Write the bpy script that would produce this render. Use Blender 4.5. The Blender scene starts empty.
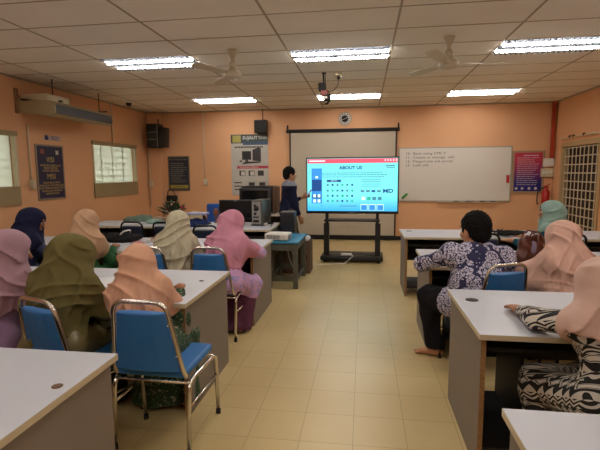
import bpy, bmesh, math, random
import numpy as np
from mathutils import Vector, Matrix
random.seed(4)
PI = math.pi
S = bpy.context.scene
COL = S.collection
CAMH = 1.53

# ------------------------------------------------------------ camera, world, exposure
def make_camera():
    f, pit, yaw, rol = 443.26, .1171, .1432, -.0078
    cy, sy = math.cos(yaw), math.sin(yaw)
    F = Vector((-sy*math.cos(pit), cy*math.cos(pit), -math.sin(pit)))
    R = Vector((cy, sy, 0)); U = R.cross(F)
    c, s = math.cos(rol), math.sin(rol)
    R2 = R*c + U*s; U2 = U*c - R*s
    cd = bpy.data.cameras.new('camera'); co = bpy.data.objects.new('camera', cd); COL.objects.link(co)
    m = Matrix((R2, U2, -F)).transposed().to_4x4(); m.translation = (0, 0, CAMH)
    co.matrix_world = m
    cd.sensor_width = 36; cd.lens = f/600*36; cd.clip_start = .05
    S.camera = co
make_camera()
W = bpy.data.worlds.new('sky'); S.world = W; W.use_nodes = True
W.node_tree.nodes['Background'].inputs[0].default_value = (.95, 1, .93, 1)
W.node_tree.nodes['Background'].inputs[1].default_value = 1.7
S.view_settings.view_transform = 'Standard'; S.view_settings.look = 'None'
S.view_settings.gamma = 1; S.view_settings.use_curve_mapping = False
S.view_settings.exposure = 1.38
TUBE = 28.0          # strength of the fluorescent tubes

# ------------------------------------------------------------ materials
def lin(h):
    if isinstance(h, str):
        h = h.lstrip('#'); c = [int(h[i:i+2], 16)/255 for i in (0, 2, 4)]
    else: c = [x/255 for x in h]
    return tuple((x/12.92 if x <= .04045 else ((x+.055)/1.055)**2.4) for x in c) + (1,)
MATS = {}
def mat(name, col, rough=.6, metal=0, noise=0, nscale=8, emit=0, bump=0, bscale=60, spec=.5, trans=0, sheen=0):
    if name in MATS: return MATS[name]
    m = bpy.data.materials.new(name); m.use_nodes = True; nt = m.node_tree; N = nt.nodes; L = nt.links
    b = N['Principled BSDF']; c = lin(col)
    b.inputs['Base Color'].default_value = c; b.inputs['Roughness'].default_value = rough
    b.inputs['Metallic'].default_value = metal; b.inputs['Specular IOR Level'].default_value = spec
    if sheen: b.inputs['Sheen Weight'].default_value = sheen
    if trans: b.inputs['Transmission Weight'].default_value = trans
    if emit:
        b.inputs['Emission Color'].default_value = c; b.inputs['Emission Strength'].default_value = emit
    if noise or bump:
        tc = N.new('ShaderNodeTexCoord')
    if noise:
        n = N.new('ShaderNodeTexNoise'); n.inputs['Scale'].default_value = nscale; n.inputs['Detail'].default_value = 5
        L.new(tc.outputs['Object'], n.inputs['Vector'])
        r = N.new('ShaderNodeMapRange'); r.inputs[1].default_value = .3; r.inputs[2].default_value = .7
        r.inputs[3].default_value = 1-noise; r.inputs[4].default_value = 1+noise*.6
        L.new(n.outputs['Fac'], r.inputs[0])
        v = N.new('ShaderNodeVectorMath'); v.operation = 'SCALE'; v.inputs[0].default_value = c[:3]
        L.new(r.outputs[0], v.inputs['Scale']); L.new(v.outputs[0], b.inputs['Base Color'])
    if bump:
        n2 = N.new('ShaderNodeTexNoise'); n2.inputs['Scale'].default_value = bscale
        L.new(tc.outputs['Object'], n2.inputs['Vector'])
        bp = N.new('ShaderNodeBump'); bp.inputs['Strength'].default_value = bump; bp.inputs['Distance'].default_value = .01
        L.new(n2.outputs['Fac'], bp.inputs['Height']); L.new(bp.outputs[0], b.inputs['Normal'])
    MATS[name] = m; return m

def nodes_of(name, rough=.7):
    m = bpy.data.materials.new(name); m.use_nodes = True; MATS[name] = m
    b = m.node_tree.nodes['Principled BSDF']; b.inputs['Roughness'].default_value = rough
    return m, m.node_tree.nodes, m.node_tree.links, b
def mth(N, L, op, a, b=None, c=None):
    n = N.new('ShaderNodeMath'); n.operation = op
    for i, v in enumerate((a, b, c)):
        if v is None: continue
        if isinstance(v, (int, float)): n.inputs[i].default_value = v
        else: L.new(v, n.inputs[i])
    return n.outputs[0]
def mixc(N, L, f, a, b):
    n = N.new('ShaderNodeMix'); n.data_type = 'RGBA'
    if isinstance(f, (int, float)): n.inputs[0].default_value = f
    else: L.new(f, n.inputs[0])
    for i, v in ((6, a), (7, b)):
        if isinstance(v, tuple): n.inputs[i].default_value = v
        else: L.new(v, n.inputs[i])
    return n.outputs[2]

def floor_mat():
    m, N, L, b = nodes_of('vinyl_tiles', .32)
    tc = N.new('ShaderNodeTexCoord'); mp = N.new('ShaderNodeMapping')
    mp.inputs['Location'].default_value = (.05, .08, 0)
    L.new(tc.outputs['Object'], mp.inputs[0])
    br = N.new('ShaderNodeTexBrick'); L.new(mp.outputs[0], br.inputs['Vector'])
    br.offset = 0; br.inputs['Scale'].default_value = 1
    br.inputs['Brick Width'].default_value = .305; br.inputs['Row Height'].default_value = .305
    br.inputs['Mortar Size'].default_value = .0017; br.inputs['Mortar Smooth'].default_value = .2
    br.inputs['Color1'].default_value = lin('#cfb884'); br.inputs['Color2'].default_value = lin('#cbb37e')
    br.inputs['Mortar'].default_value = lin('#95815a')
    n = N.new('ShaderNodeTexNoise'); n.inputs['Scale'].default_value = 1.3; n.inputs['Detail'].default_value = 6
    L.new(tc.outputs['Object'], n.inputs['Vector'])
    f = N.new('ShaderNodeMapRange'); f.inputs[1].default_value = .42; f.inputs[2].default_value = .75
    f.inputs[3].default_value = 0; f.inputs[4].default_value = .35; L.new(n.outputs['Fac'], f.inputs[0])
    L.new(mixc(N, L, f.outputs[0], br.outputs['Color'], lin('#b9a069')), b.inputs['Base Color'])
    r = N.new('ShaderNodeMapRange'); r.inputs[3].default_value = .24; r.inputs[4].default_value = .42
    L.new(n.outputs['Fac'], r.inputs[0]); L.new(r.outputs[0], b.inputs['Roughness'])
    return m
def batik_mat(name, dark, light, sc=14, amt=.36):
    m, N, L, b = nodes_of(name, .8)
    tc = N.new('ShaderNodeTexCoord')
    nz = N.new('ShaderNodeTexNoise'); nz.inputs['Scale'].default_value = sc*1.4; L.new(tc.outputs['Object'], nz.inputs['Vector'])
    wv = N.new('ShaderNodeVectorMath'); wv.operation = 'SCALE'; wv.inputs['Scale'].default_value = .05
    L.new(nz.outputs['Color'], wv.inputs[0])
    ad = N.new('ShaderNodeVectorMath'); L.new(tc.outputs['Object'], ad.inputs[0]); L.new(wv.outputs[0], ad.inputs[1])
    v = N.new('ShaderNodeTexVoronoi'); v.inputs['Scale'].default_value = sc; L.new(ad.outputs[0], v.inputs['Vector'])
    v2 = N.new('ShaderNodeTexVoronoi'); v2.inputs['Scale'].default_value = sc*3.6; v2.feature = 'DISTANCE_TO_EDGE'; L.new(ad.outputs[0], v2.inputs['Vector'])
    rings = mth(N, L, 'SINE', mth(N, L, 'MULTIPLY', v.outputs['Distance'], 26))
    pet = mth(N, L, 'GREATER_THAN', v2.outputs['Distance'], .07)
    inside = mth(N, L, 'LESS_THAN', v.outputs['Distance'], amt)
    a = mth(N, L, 'MULTIPLY', inside, pet)
    a = mth(N, L, 'MULTIPLY', a, mth(N, L, 'GREATER_THAN', rings, -.75))
    v3 = N.new('ShaderNodeTexVoronoi'); v3.inputs['Scale'].default_value = sc*3; L.new(ad.outputs[0], v3.inputs['Vector'])
    dots = mth(N, L, 'LESS_THAN', v3.outputs['Distance'], .22)
    a = mth(N, L, 'MAXIMUM', a, dots)
    L.new(mixc(N, L, a, lin(dark), lin(light)), b.inputs['Base Color']); return m
def geo_mat(name, dark, light):
    # bands of zigzags, diamonds and stripes printed around the cloth
    m, N, L, b = nodes_of(name, .8)
    tc = N.new('ShaderNodeTexCoord'); sp = N.new('ShaderNodeSeparateXYZ'); L.new(tc.outputs['Object'], sp.inputs[0])
    u = mth(N, L, 'MULTIPLY', mth(N, L, 'ADD', sp.outputs[0], mth(N, L, 'MULTIPLY', sp.outputs[1], .7)), 28)
    w = mth(N, L, 'MULTIPLY', mth(N, L, 'ADD', sp.outputs[2], mth(N, L, 'MULTIPLY', sp.outputs[1], .4)), 25)
    fu = mth(N, L, 'ABSOLUTE', mth(N, L, 'SUBTRACT', mth(N, L, 'FRACT', u), .5))
    fw = mth(N, L, 'ABSOLUTE', mth(N, L, 'SUBTRACT', mth(N, L, 'FRACT', w), .5))
    s = mth(N, L, 'ADD', fu, fw)
    dia = mth(N, L, 'LESS_THAN', s, .3)
    ring = mth(N, L, 'MULTIPLY', mth(N, L, 'GREATER_THAN', s, .4), mth(N, L, 'LESS_THAN', s, .5))
    A = mth(N, L, 'MAXIMUM', dia, ring)
    st = mth(N, L, 'GREATER_THAN', mth(N, L, 'MULTIPLY', fu, 2), mth(N, L, 'FRACT', w))
    zz = mth(N, L, 'GREATER_THAN', mth(N, L, 'SINE', mth(N, L, 'ADD', mth(N, L, 'MULTIPLY', w, 12.57), mth(N, L, 'MULTIPLY', fu, 12))), .1)
    row = mth(N, L, 'FRACT', mth(N, L, 'MULTIPLY', mth(N, L, 'FLOOR', w), .3334))
    isA = mth(N, L, 'LESS_THAN', row, .2); isB = mth(N, L, 'GREATER_THAN', row, .6)
    r = mixc(N, L, isB, zz, st)
    r = mixc(N, L, isA, r, A)
    L.new(mixc(N, L, r, lin(dark), lin(light)), b.inputs['Base Color']); return m

M = dict(
 wall=mat('painted_wall', '#dca87c', .75, noise=.05, nscale=1.2, bump=.03, bscale=180),
 wall_l=mat('painted_wall_left', '#dca87c', .75, noise=.05, nscale=1.2),
 ceil=mat('ceiling_tile', '#f0e8dc', .9, noise=.04, nscale=1.5, bump=.15, bscale=220),
 tbar=mat('ceiling_bar', '#a8967f', .6),
 dtop=mat('laminate_grey', '#c2c4ca', .42, noise=.02, nscale=3),
 dedge=mat('laminate_edge', '#c9bb9b', .5),
 dside=mat('laminate_taupe', '#84786c', .6, noise=.03, nscale=4),
 dchip=mat('chipboard_edge', '#9a7448', .9, noise=.3, nscale=120),
 black=mat('black_plastic', '#141314', .45),
 blackm=mat('black_matte', '#191716', .8),
 dark=mat('dark_panel', '#26221f', .6),
 chrome=mat('chrome', '#d8d2c8', .18, metal=1),
 dchrome=mat('black_tube', '#2a2827', .3, metal=.6),
 blue=mat('blue_vinyl', '#3272b2', .5, noise=.06, nscale=6),
 navyv=mat('navy_vinyl', '#1d2a44', .5),
 greyv=mat('grey_vinyl', '#77736e', .6),
 white=mat('white_plastic', '#d8d5cc', .5),
 cream=mat('cream_plastic', '#c8bc9e', .55),
 paper=mat('paper', '#dcdcdc', .8),
 skin=mat('skin', '#a8724f', .55, noise=.06, nscale=20),
 skin2=mat('skin_fair', '#bd8763', .55, noise=.06, nscale=20),
 hair=mat('hair', '#0b0908', .85, spec=.2),
 wood=mat('brown_wood', '#5a3c28', .6, noise=.2, nscale=12),
 red=mat('red_paint', '#b0241a', .45),
 eyew=mat('eye_white', '#e0dcd6', .3),
 lip=mat('lip', '#94514a', .5),
)

# ------------------------------------------------------------ mesh builder
class MB:
    def __init__(s): s.v = []; s.f = []; s.m = []; s.sm = []
    def add(s, vs, fs, mi=0, smooth=False, M_=None):
        o = len(s.v)
        for p in vs:
            p = Vector(p)
            if M_ is not None: p = M_ @ p
            s.v.append(tuple(p))
        for f in fs: s.f.append([i+o for i in f]); s.m.append(mi); s.sm.append(smooth)
        return s
    def box(s, x0, x1, y0, y1, z0, z1, mi=0, M_=None):
        vs = [(x, y, z) for z in (z0, z1) for y in (y0, y1) for x in (x0, x1)]
        return s.add(vs, [(0,2,3,1), (4,5,7,6), (0,1,5,4), (2,6,7,3), (0,4,6,2), (1,3,7,5)], mi, False, M_)
    def rbox(s, x0, x1, y0, y1, z0, z1, r=.01, mi=0, seg=2, M_=None):
        bm = bmesh.new(); bmesh.ops.create_cube(bm, size=1)
        for v in bm.verts:
            v.co = Vector(((x0+x1)/2+v.co.x*(x1-x0), (y0+y1)/2+v.co.y*(y1-y0), (z0+z1)/2+v.co.z*(z1-z0)))
        r = min(r, .49*min(x1-x0, y1-y0, z1-z0))
        bmesh.ops.bevel(bm, geom=bm.edges[:], offset=r, segments=seg, profile=.5, affect='EDGES')
        s.addbm(bm, mi, True, M_); return s
    def addbm(s, bm, mi=0, smooth=False, M_=None):
        bm.verts.index_update()
        s.add([v.co.copy() for v in bm.verts], [[v.index for v in f.verts] for f in bm.faces], mi, smooth, M_); bm.free()
    def cyl(s, a, b, r, r2=None, n=16, mi=0, M_=None, cap=True):
        return s.tube([a, b], [r, r if r2 is None else r2], n, mi, M_, cap)
    def tube(s, pts, r, n=10, mi=0, M_=None, cap=True, closed=False):
        P = [Vector(p) for p in pts]; k = len(P)
        R = r if isinstance(r, (list, tuple)) else [r]*k
        vs = []; fs = []; prev = None
        for i in range(k):
            if closed: t = P[(i+1) % k]-P[i-1]
            else: t = P[min(i+1, k-1)]-P[max(i-1, 0)]
            t.normalize()
            if prev is None:
                a = Vector((0, 0, 1)) if abs(t.z) < .9 else Vector((1, 0, 0)); u = t.cross(a).normalized()
            else:
                u = (prev - t*prev.dot(t)).normalized()
            prev = u; w = t.cross(u)
            for j in range(n):
                an = 2*PI*j/n; vs.append(P[i]+(u*math.cos(an)+w*math.sin(an))*R[i])
        for i in range(k if closed else k-1):
            a = i*n; b = ((i+1) % k)*n
            for j in range(n): fs.append((a+j, a+(j+1) % n, b+(j+1) % n, b+j))
        if cap and not closed: fs.append(list(range(n))[::-1]); fs.append([(k-1)*n+j for j in range(n)])
        return s.add(vs, fs, mi, True, M_)
    def lathe(s, prof, n=24, mi=0, M_=None, c=(0, 0, 0)):
        vs = []; fs = []
        for (r, z) in prof:
            for j in range(n):
                a = 2*PI*j/n; vs.append((c[0]+r*math.cos(a), c[1]+r*math.sin(a), c[2]+z))
        for i in range(len(prof)-1):
            for j in range(n): fs.append((i*n+j, i*n+(j+1) % n, (i+1)*n+(j+1) % n, (i+1)*n+j))
        fs.append(list(range(n))[::-1]); fs.append([(len(prof)-1)*n+j for j in range(n)])
        return s.add(vs, fs, mi, True, M_)
    def ball(s, c, r, mi=0, M_=None, n=14):
        if not isinstance(r, (tuple, list)): r = (r, r, r)
        k = n//2+1; vs = [(c[0], c[1], c[2]-r[2])]; fs = []
        for i in range(1, k):
            a = -PI/2+PI*i/k
            for j in range(n):
                b = 2*PI*j/n; vs.append((c[0]+r[0]*math.cos(a)*math.cos(b), c[1]+r[1]*math.cos(a)*math.sin(b), c[2]+r[2]*math.sin(a)))
        vs.append((c[0], c[1], c[2]+r[2])); T = len(vs)-1
        for j in range(n): fs.append((0, 1+(j+1) % n, 1+j)); fs.append((T, T-n+j, T-n+(j+1) % n))
        for i in range(k-2):
            for j in range(n): fs.append((1+i*n+j, 1+i*n+(j+1) % n, 1+(i+1)*n+(j+1) % n, 1+(i+1)*n+j))
        return s.add(vs, fs, mi, True, M_)
    def prism(s, pts, z0, z1, mi=0, M_=None):
        n = len(pts); vs = [(x, y, z0) for x, y in pts]+[(x, y, z1) for x, y in pts]
        fs = [list(range(n))[::-1], list(range(n, 2*n))]+[(j, (j+1) % n, n+(j+1) % n, n+j) for j in range(n)]
        return s.add(vs, fs, mi, False, M_)
    def text(s, body, size, M_, mi=0, align='CENTER', ext=.0008, bold=0, w=1.0):
        cu = bpy.data.curves.new('lettering', 'FONT'); cu.body = body; cu.size = size; cu.align_x = align; cu.align_y = 'CENTER'
        cu.extrude = ext; cu.offset = bold; cu.resolution_u = 2
        o = bpy.data.objects.new('lettering', cu); COL.objects.link(o)
        dg = bpy.context.evaluated_depsgraph_get(); dg.update()
        me = bpy.data.meshes.new_from_object(o.evaluated_get(dg))
        sc = Matrix.Diagonal((w, 1, 1, 1))
        s.add([v.co.copy() for v in me.vertices], [list(p.vertices) for p in me.polygons], mi, False, M_ @ sc)
        bpy.data.objects.remove(o); bpy.data.curves.remove(cu); bpy.data.meshes.remove(me)
        return s
    def build(s, name, mats, parent=None, loc=(0, 0, 0), rz=0, bevel=0):
        me = bpy.data.meshes.new(name); me.from_pydata(s.v, [], s.f)
        if not isinstance(mats, (list, tuple)): mats = [mats]
        for m in mats: me.materials.append(m)
        me.polygons.foreach_set('material_index', s.m); me.polygons.foreach_set('use_smooth', s.sm)
        bm = bmesh.new(); bm.from_mesh(me); bmesh.ops.recalc_face_normals(bm, faces=bm.faces); bm.to_mesh(me); bm.free()
        o = bpy.data.objects.new(name, me); COL.objects.link(o)
        o.location = loc; o.rotation_euler[2] = rz
        if parent: o.parent = parent
        if bevel:
            bv = o.modifiers.new('bevel', 'BEVEL'); bv.width = bevel; bv.segments = 2; bv.limit_method = 'ANGLE'; bv.angle_limit = .7
        return o
def tag(o, label, cat, group=None):
    o['label'] = label; o['category'] = cat
    if group: o['group'] = group
    return o
def thing(name, label, cat, loc=(0, 0, 0), rz=0, group=None):
    o = bpy.data.objects.new(name, None); COL.objects.link(o); o.empty_display_size = .1
    o.location = loc; o.rotation_euler[2] = rz
    return tag(o, label, cat, group)
def struct(o): o['kind'] = 'structure'; return o
def dup(root, loc, rz, label, group=None):
    r = root.copy(); COL.objects.link(r); r.location = loc; r.rotation_euler[2] = rz; r['label'] = label
    if group: r['group'] = group
    for ch in root.children:
        c = ch.copy(); COL.objects.link(c); c.parent = r
        for g in ch.children:
            d = g.copy(); COL.objects.link(d); d.parent = c
    return r
def arc(c, r, a0, a1, n, u, v):
    c, u, v = Vector(c), Vector(u), Vector(v)
    return [c+u*r*math.cos(a0+(a1-a0)*i/n)+v*r*math.sin(a0+(a1-a0)*i/n) for i in range(n+1)]
def rounded(pts, r, n=5):
    P = [Vector(p) for p in pts]; out = [P[0]]
    for i in range(1, len(P)-1):
        a = (P[i-1]-P[i]); b = (P[i+1]-P[i]); d = min(r, a.length*.49, b.length*.49)
        a = P[i]+a.normalized()*d; b = P[i]+b.normalized()*d
        for k in range(n+1):
            t = k/n; out.append(a*(1-t)**2+P[i]*2*t*(1-t)+b*t*t)
    out.append(P[-1]); return out
def wallM(x, z, y):            # local x right, y up, facing the camera (-Y) on the front wall
    return Matrix.Translation((x, y, z)) @ Matrix.Rotation(PI/2, 4, 'X')
def leftM(y, z, x):            # on the left wall, facing +X ; local x runs towards +Y
    return Matrix.Translation((x, y, z)) @ Matrix.Rotation(PI/2, 4, 'Z') @ Matrix.Rotation(PI/2, 4, 'X')

# ------------------------------------------------------------ room
XL, XR, YB, YF, HC = -5.1, 3.97, -3.2, 10.15, 2.975
struct(MB().box(XL-.2, XR+.2, YB-.2, YF+.2, -.1, 0).build('floor', floor_mat()))
struct(MB().box(XL-.2, XR+.2, YF, YF+.2, 0, HC).build('wall_front', M['wall']))
struct(MB().box(XL-.2, XR+.2, YB-.2, YB, 0, HC).build('wall_back', M['wall']))
WIN = [(4.35, 5.97), (7.87, 9.47)]; WZ = (1.1, 2.15)
w = MB(); ys = [YB]
for a, b in WIN: w.box(XL-.2, XL, ys[-1], a, 0, HC); w.box(XL-.2, XL, a, b, 0, WZ[0]); w.box(XL-.2, XL, a, b, WZ[1], HC); ys.append(b)
w.box(XL-.2, XL, ys[-1], YF, 0, HC)
struct(w.build('wall_left', M['wall_l']))
DY = (8.2, 9.72); DZ = 2.06
w = MB(); w.box(XR, XR+.2, YB, DY[0], 0, HC); w.box(XR, XR+.2, DY[0], DY[1], DZ, HC); w.box(XR, XR+.2, DY[1], YF, 0, HC)
struct(w.build('wall_right', M['wall']))
# ceiling with recessed light openings
CX, CY, T2, T1 = -.911, 5.39, 1.22, .61
cells = [(k, r) for r in (5, 0, -5, -10) for k in (-2, 0, 2)]
w = MB(); kx = range(-4, 5); ry = range(-15, 9)
for k in kx:
    for r in ry:
        if (k, r) in cells: continue
        x0, x1 = max(CX+T2*k, XL-.1), min(CX+T2*(k+1), XR+.1); y0, y1 = max(CY+T1*r, YB-.1), min(CY+T1*(r+1), YF+.1)
        if x1 > x0 and y1 > y0: w.box(x0, x1, y0, y1, HC, HC+.02)
w.box(XL-.2, XR+.2, YB-.2, YF+.2, HC+.16, HC+.3)
struct(w.build('ceiling', M['ceil']))
w = MB()
for k in kx:
    x = CX+T2*k
    if XL < x < XR: w.box(x-.011, x+.011, YB, YF, HC-.004, HC+.03)
for r in ry:
    y = CY+T1*r
    if YB < y < YF: w.box(XL, XR, y-.008, y+.008, HC-.0035, HC+.03)
struct(w.build('trim_1', M['tbar']))
struct(MB().box(XL, XR, YF-.02, YF, HC-.03, HC-.005).box(XL, XL+.02, YB, YF, HC-.03, HC-.005).box(XR-.02, XR, YB, YF, HC-.03, HC-.005).build('trim_2', M['tbar']))
struct(MB().box(XL, XR, YF-.012, YF, 0, .09).build('baseboard_front', M['blackm']))
struct(MB().box(XL+.012, XL+.35, YF-.12, YF-.012, 0, HC-.03).build('trim_3', M['wall']))

# windows: aluminium frame, louvre panes, daylight behind a pale roller blind
glow = bpy.data.materials.new('blind_cloth'); glow.use_nodes = True; MATS['blind'] = glow
nt = glow.node_tree; nt.nodes.clear(); o_ = nt.nodes.new('ShaderNodeOutputMaterial'); mx = nt.nodes.new('ShaderNodeMixShader')
d_ = nt.nodes.new('ShaderNodeBsdfDiffuse'); t_ = nt.nodes.new('ShaderNodeBsdfTranslucent')
d_.inputs[0].default_value = lin('#dcdcd2'); t_.inputs[0].default_value = lin('#e4e6dc'); mx.inputs[0].default_value = .6
nt.links.new(d_.outputs[0], mx.inputs[1]); nt.links.new(t_.outputs[0], mx.inputs[2]); nt.links.new(mx.outputs[0], o_.inputs[0])
valance = mat('blind_band', '#9a8862', .8)
glass = mat('window_glass', '#ffffff', .05, trans=1)
for i, (a, b) in enumerate(WIN):
    w = thing('window_%d' % (i+1), '', ''); del w['label']; del w['category']; struct(w)
    z0, z1 = WZ; n = 8
    f = MB()
    for q in range(5):
        y = a+(b-a)*q/4; f.box(XL-.12, XL-.09, y-.012, y+.012, z0, z1)
    for q in range(n+1):
        z = z0+(z1-z0)*q/n; f.box(XL-.12, XL-.1, a, b, z-.008, z+.008)
    f.box(XL-.13, XL-.08, a, b, z0, z0+.03).box(XL-.13, XL-.08, a, b, z1-.03, z1)
    f.build('window_frame', M['cream'], w)
    MB().box(XL-.112, XL-.108, a, b, z0, z1).build('pane', glass, w)
    MB().box(XL-.087, XL-.085, a, b, z0+.1, z1-.02).build('blind', glow, w)
    MB().box(XL-.05, XL+.02, a-.02, b+.02, z0-.02, z0+.26).build('blind_hem', valance, w)
    MB().box(XL-.05, XL+.03, a-.03, b+.03, z1-.05, z1+.02).build('blind_rail', valance, w)
    for y in (a, b): MB().box(XL-.05, XL+.015, y-.02, y+.02, z0, z1).build('window_jamb', M['cream'], w)

# grille door on the right
d = thing('door_1', '', ''); del d['label']; del d['category']; struct(d)
f = MB(); f.box(XR-.03, XR+.2, DY[1]-.06, DY[1]+.01, 0, DZ).box(XR-.03, XR+.2, DY[0]-.01, DY[0]+.06, 0, DZ).box(XR-.03, XR+.2, DY[0], DY[1], DZ-.06, DZ+.03)
f.build('door_frame', mat('door_frame_paint', '#b99c70', .6), d)
g = MB()
y0, y1 = DY[0]+.06, DY[1]-.06
for q in range(10):
    y = y0+(y1-y0)*q/9; g.box(XR+.02, XR+.032, y-.01, y+.01, .02, DZ-.07)
for q in range(13):
    z = .04+(DZ-.13)*q/12; g.box(XR+.012, XR+.02, y0, y1, z-.01, z+.01)
g.build('door_grille', mat('grille_paint', '#cfc0a2', .5), d)
g = MB(); g.box(XR+.1, XR+.14, y0, y1, 0, DZ-.06)
g.box(XR+.085, XR+.1, y0+.1, (y0+y1)/2-.05, .2, 1.9).box(XR+.085, XR+.1, (y0+y1)/2+.05, y1-.1, .2, 1.9)
g.build('door_leaf', mat('door_dark', '#2c1d15', .7), d)
c = MB(); c.cyl((XR-.06, DY[0]-.3, DZ+.11), (XR-.06, DY[1]+.05, DZ+.11), .012)
for y in (DY[0]+.2, 8.9, DY[1]-.05): c.box(XR-.07, XR, y-.01, y+.01, DZ+.1, DZ+.13)
for y in (8.75, 9.15, 9.3): c.ball((XR-.06, y, DZ+.125), .028, 1)
tag(c.build('curtain_rail', [M['cream'], M['wood']]), 'pale curtain rail with dark finials above the grille door', 'curtain rail')

# ------------------------------------------------------------ lights
tube_m = bpy.data.materials.new('lit_tube'); tube_m.use_nodes = True
tb = tube_m.node_tree.nodes['Principled BSDF']; tb.inputs['Base Color'].default_value = (1, 1, 1, 1)
tb.inputs['Emission Color'].default_value = (1, .94, .88, 1); tb.inputs['Emission Strength'].default_value = TUBE
refl = mat('reflector', '#62666e', .5)
LN = {(-2, 0): 'lit ceiling light panel nearest the long wall air conditioner', (0, 0): 'lit ceiling light panel in the middle, just in front of the projector bracket', (2, 0): 'lit ceiling light panel at the right edge, right of the right fan',
      (-2, 5): 'small far ceiling light panel beside the left fan', (0, 5): 'small far ceiling light panel right behind the projector bracket above the screen', (2, 5): 'small far ceiling light panel above the whiteboard, behind the right fan'}
def troffer():
    t = thing('ceiling_light', '', 'ceiling light', (0, 0, 0), 0, 'recessed fluorescent ceiling lights')
    h = MB(); h.box(0, T2, 0, T1, .12, .13); h.box(0.012, .024, 0, T1, 0, .12); h.box(T2-.024, T2-.012, 0, T1, 0, .12)
    h.box(0, T2, .01, .02, 0, .12); h.box(0, T2, T1-.02, T1-.01, 0, .12)
    h.build('housing', refl, t)
    for y in (T1*.28, T1*.72):
        MB().cyl((.03, y, -.012), (T2-.03, y, -.012), .014, n=10).build('tube', tube_m, t)
    lv = MB()
    for i in range(1, 20): lv.box(T2*i/20-.0015, T2*i/20+.0015, .02, T1-.02, -.028, .02)
    for y in (T1*.5,): lv.box(.02, T2-.02, y-.012, y+.012, -.02, .02)
    lv.build('louvre', refl, t)
    return t
t0 = troffer(); first = True
for (k, r) in cells:
    loc = (CX+T2*k, CY+T1*r, HC); lab = LN.get((k, r), 'ceiling light panel behind the viewpoint')
    if first: t0.location = loc; t0['label'] = lab; first = False
    else: dup(t0, loc, 0, lab)

# ------------------------------------------------------------ ceiling fans, dome, bracket
fanm = mat('fan_enamel', '#c9bda6', .4)
def fan(x, y, a0, label):
    t = thing('ceiling_fan', label, 'ceiling fan', (x, y, HC), a0, 'ceiling fans')
    MB().lathe([(.015, -.13), (.022, -.1), (.06, -.02), (.065, 0)], c=(0, 0, 0)).build('canopy', fanm, t)
    MB().cyl((0, 0, -.1), (0, 0, -.25), .012).lathe([(.03, -.22), (.045, -.16), (.02, -.12)]).build('rod', fanm, t)
    MB().lathe([(.03, -.33), (.09, -.325), (.105, -.31), (.11, -.28), (.09, -.25), (.05, -.225), (.04, -.2)]).build('motor', fanm, t)
    for i in range(3):
        R_ = Matrix.Rotation(2*PI*i/3, 4, 'Z')
        b = MB().box(.09, .2, -.02, .02, -.285, -.28, 0, R_)
        sec = []
        for k in range(9):
            u = .16+.46*k/8; hw = .05+.018*math.sin(k/8*PI*.8)
            sec.append((u, hw))
        pts = [(u, -h) for u, h in sec]+[(.635, -.03), (.635, .03)]+[(u, h) for u, h in sec[::-1]]
        tilt = Matrix.Translation((0, 0, -.283)) @ Matrix.Rotation(.14, 4, 'X')
        b.prism(pts, 0, .004, 0, R_ @ tilt)
        b.build('blade', fanm, t)
fan(-1.55, 5.27, .1, 'beige three-bladed ceiling fan on the left, near the left middle light panels')
fan(.9, 5.17, .08, 'beige three-bladed ceiling fan on the right, between the right light panels')
tag(MB().lathe([(.001, -.07), (.03, -.065), (.05, -.04), (.055, -.02), (.06, 0)], c=(-4.77, 8.7, HC)).build('dome_camera', M['black']), 'small black dome camera on the ceiling near the left wall', 'camera')
t = thing('projector_bracket', 'black and red bracket with hanging cables on a ceiling pole above the screen', 'bracket', (-.59, 6.67, HC))
MB().box(-.03, .03, -.03, .03, -.01, 0).cyl((-.012, 0, 0), (.0, 0, -.22), .011).cyl((.014, 0, 0), (.02, 0, -.2), .006).build('pole', M['blackm'], t)
b = MB().rbox(-.08, .03, -.06, .06, -.26, -.14, .02).rbox(-.05, .06, -.05, .05, -.33, -.24, .015, 1).rbox(.0, .1, -.05, .05, -.4, -.3, .02)
b.build('mount_head', [M['blackm'], mat('bracket_red', '#6e2a20', .5)], t)
b = MB()
for q in range(4):
    b.tube(rounded([(-.02+q*.03, .0, -.25), (-.07+.02*q, .02, -.36), (-.03+q*.02, 0, -.46), (.05+q*.01, -.02, -.43), (.08, 0, -.34)], .05), .0045, 6)
b.build('cable', M['blackm'], t)
MB().rbox(.0, .05, -.055, -.05, -.37, -.34, .002).build('white_plug', M['white'], t)
t = thing('ceiling_socket', 'small beige socket box on the ceiling right of the projector bracket', 'socket', (-.38, 6.7, HC))
MB().rbox(-.05, .05, -.04, .04, -.05, 0, .01).build('box', M['cream'], t)
MB().tube(rounded([(.0, 0, -.05), (.0, 0, -.16), (-.06, 0, -.24), (-.16, 0, -.27)], .08), .005, 6).rbox(-.02, .02, -.02, .02, -.09, -.05, .005).build('cable', M['blackm'], t)

# ------------------------------------------------------------ front wall objects
Y = YF
t = thing('projection_screen', 'large white pull-down projection screen with black borders behind the television', 'projection screen', (0, Y, 0))
MB().box(-1.66, .7, -.07, -.064, .1, 2.44).build('screen_cloth', mat('screen_cloth', '#bdb19c', .8), t)
MB().box(-1.68, -1.65, -.075, -.062, .05, 2.44).box(.68, .71, -.075, -.062, .05, 2.44).box(-1.68, .71, -.08, -.058, .02, .11).build('screen_border', M['blackm'], t)
MB().rbox(-1.75, .76, -.12, -.004, 2.43, 2.5, .012).build('roller_case', M['blackm'], t)
for x in (-1.73, .74): MB().box(x-.015, x+.015, -.06, -.003, 2.45, 2.6).build('bracket', M['blackm'], t)

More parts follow.
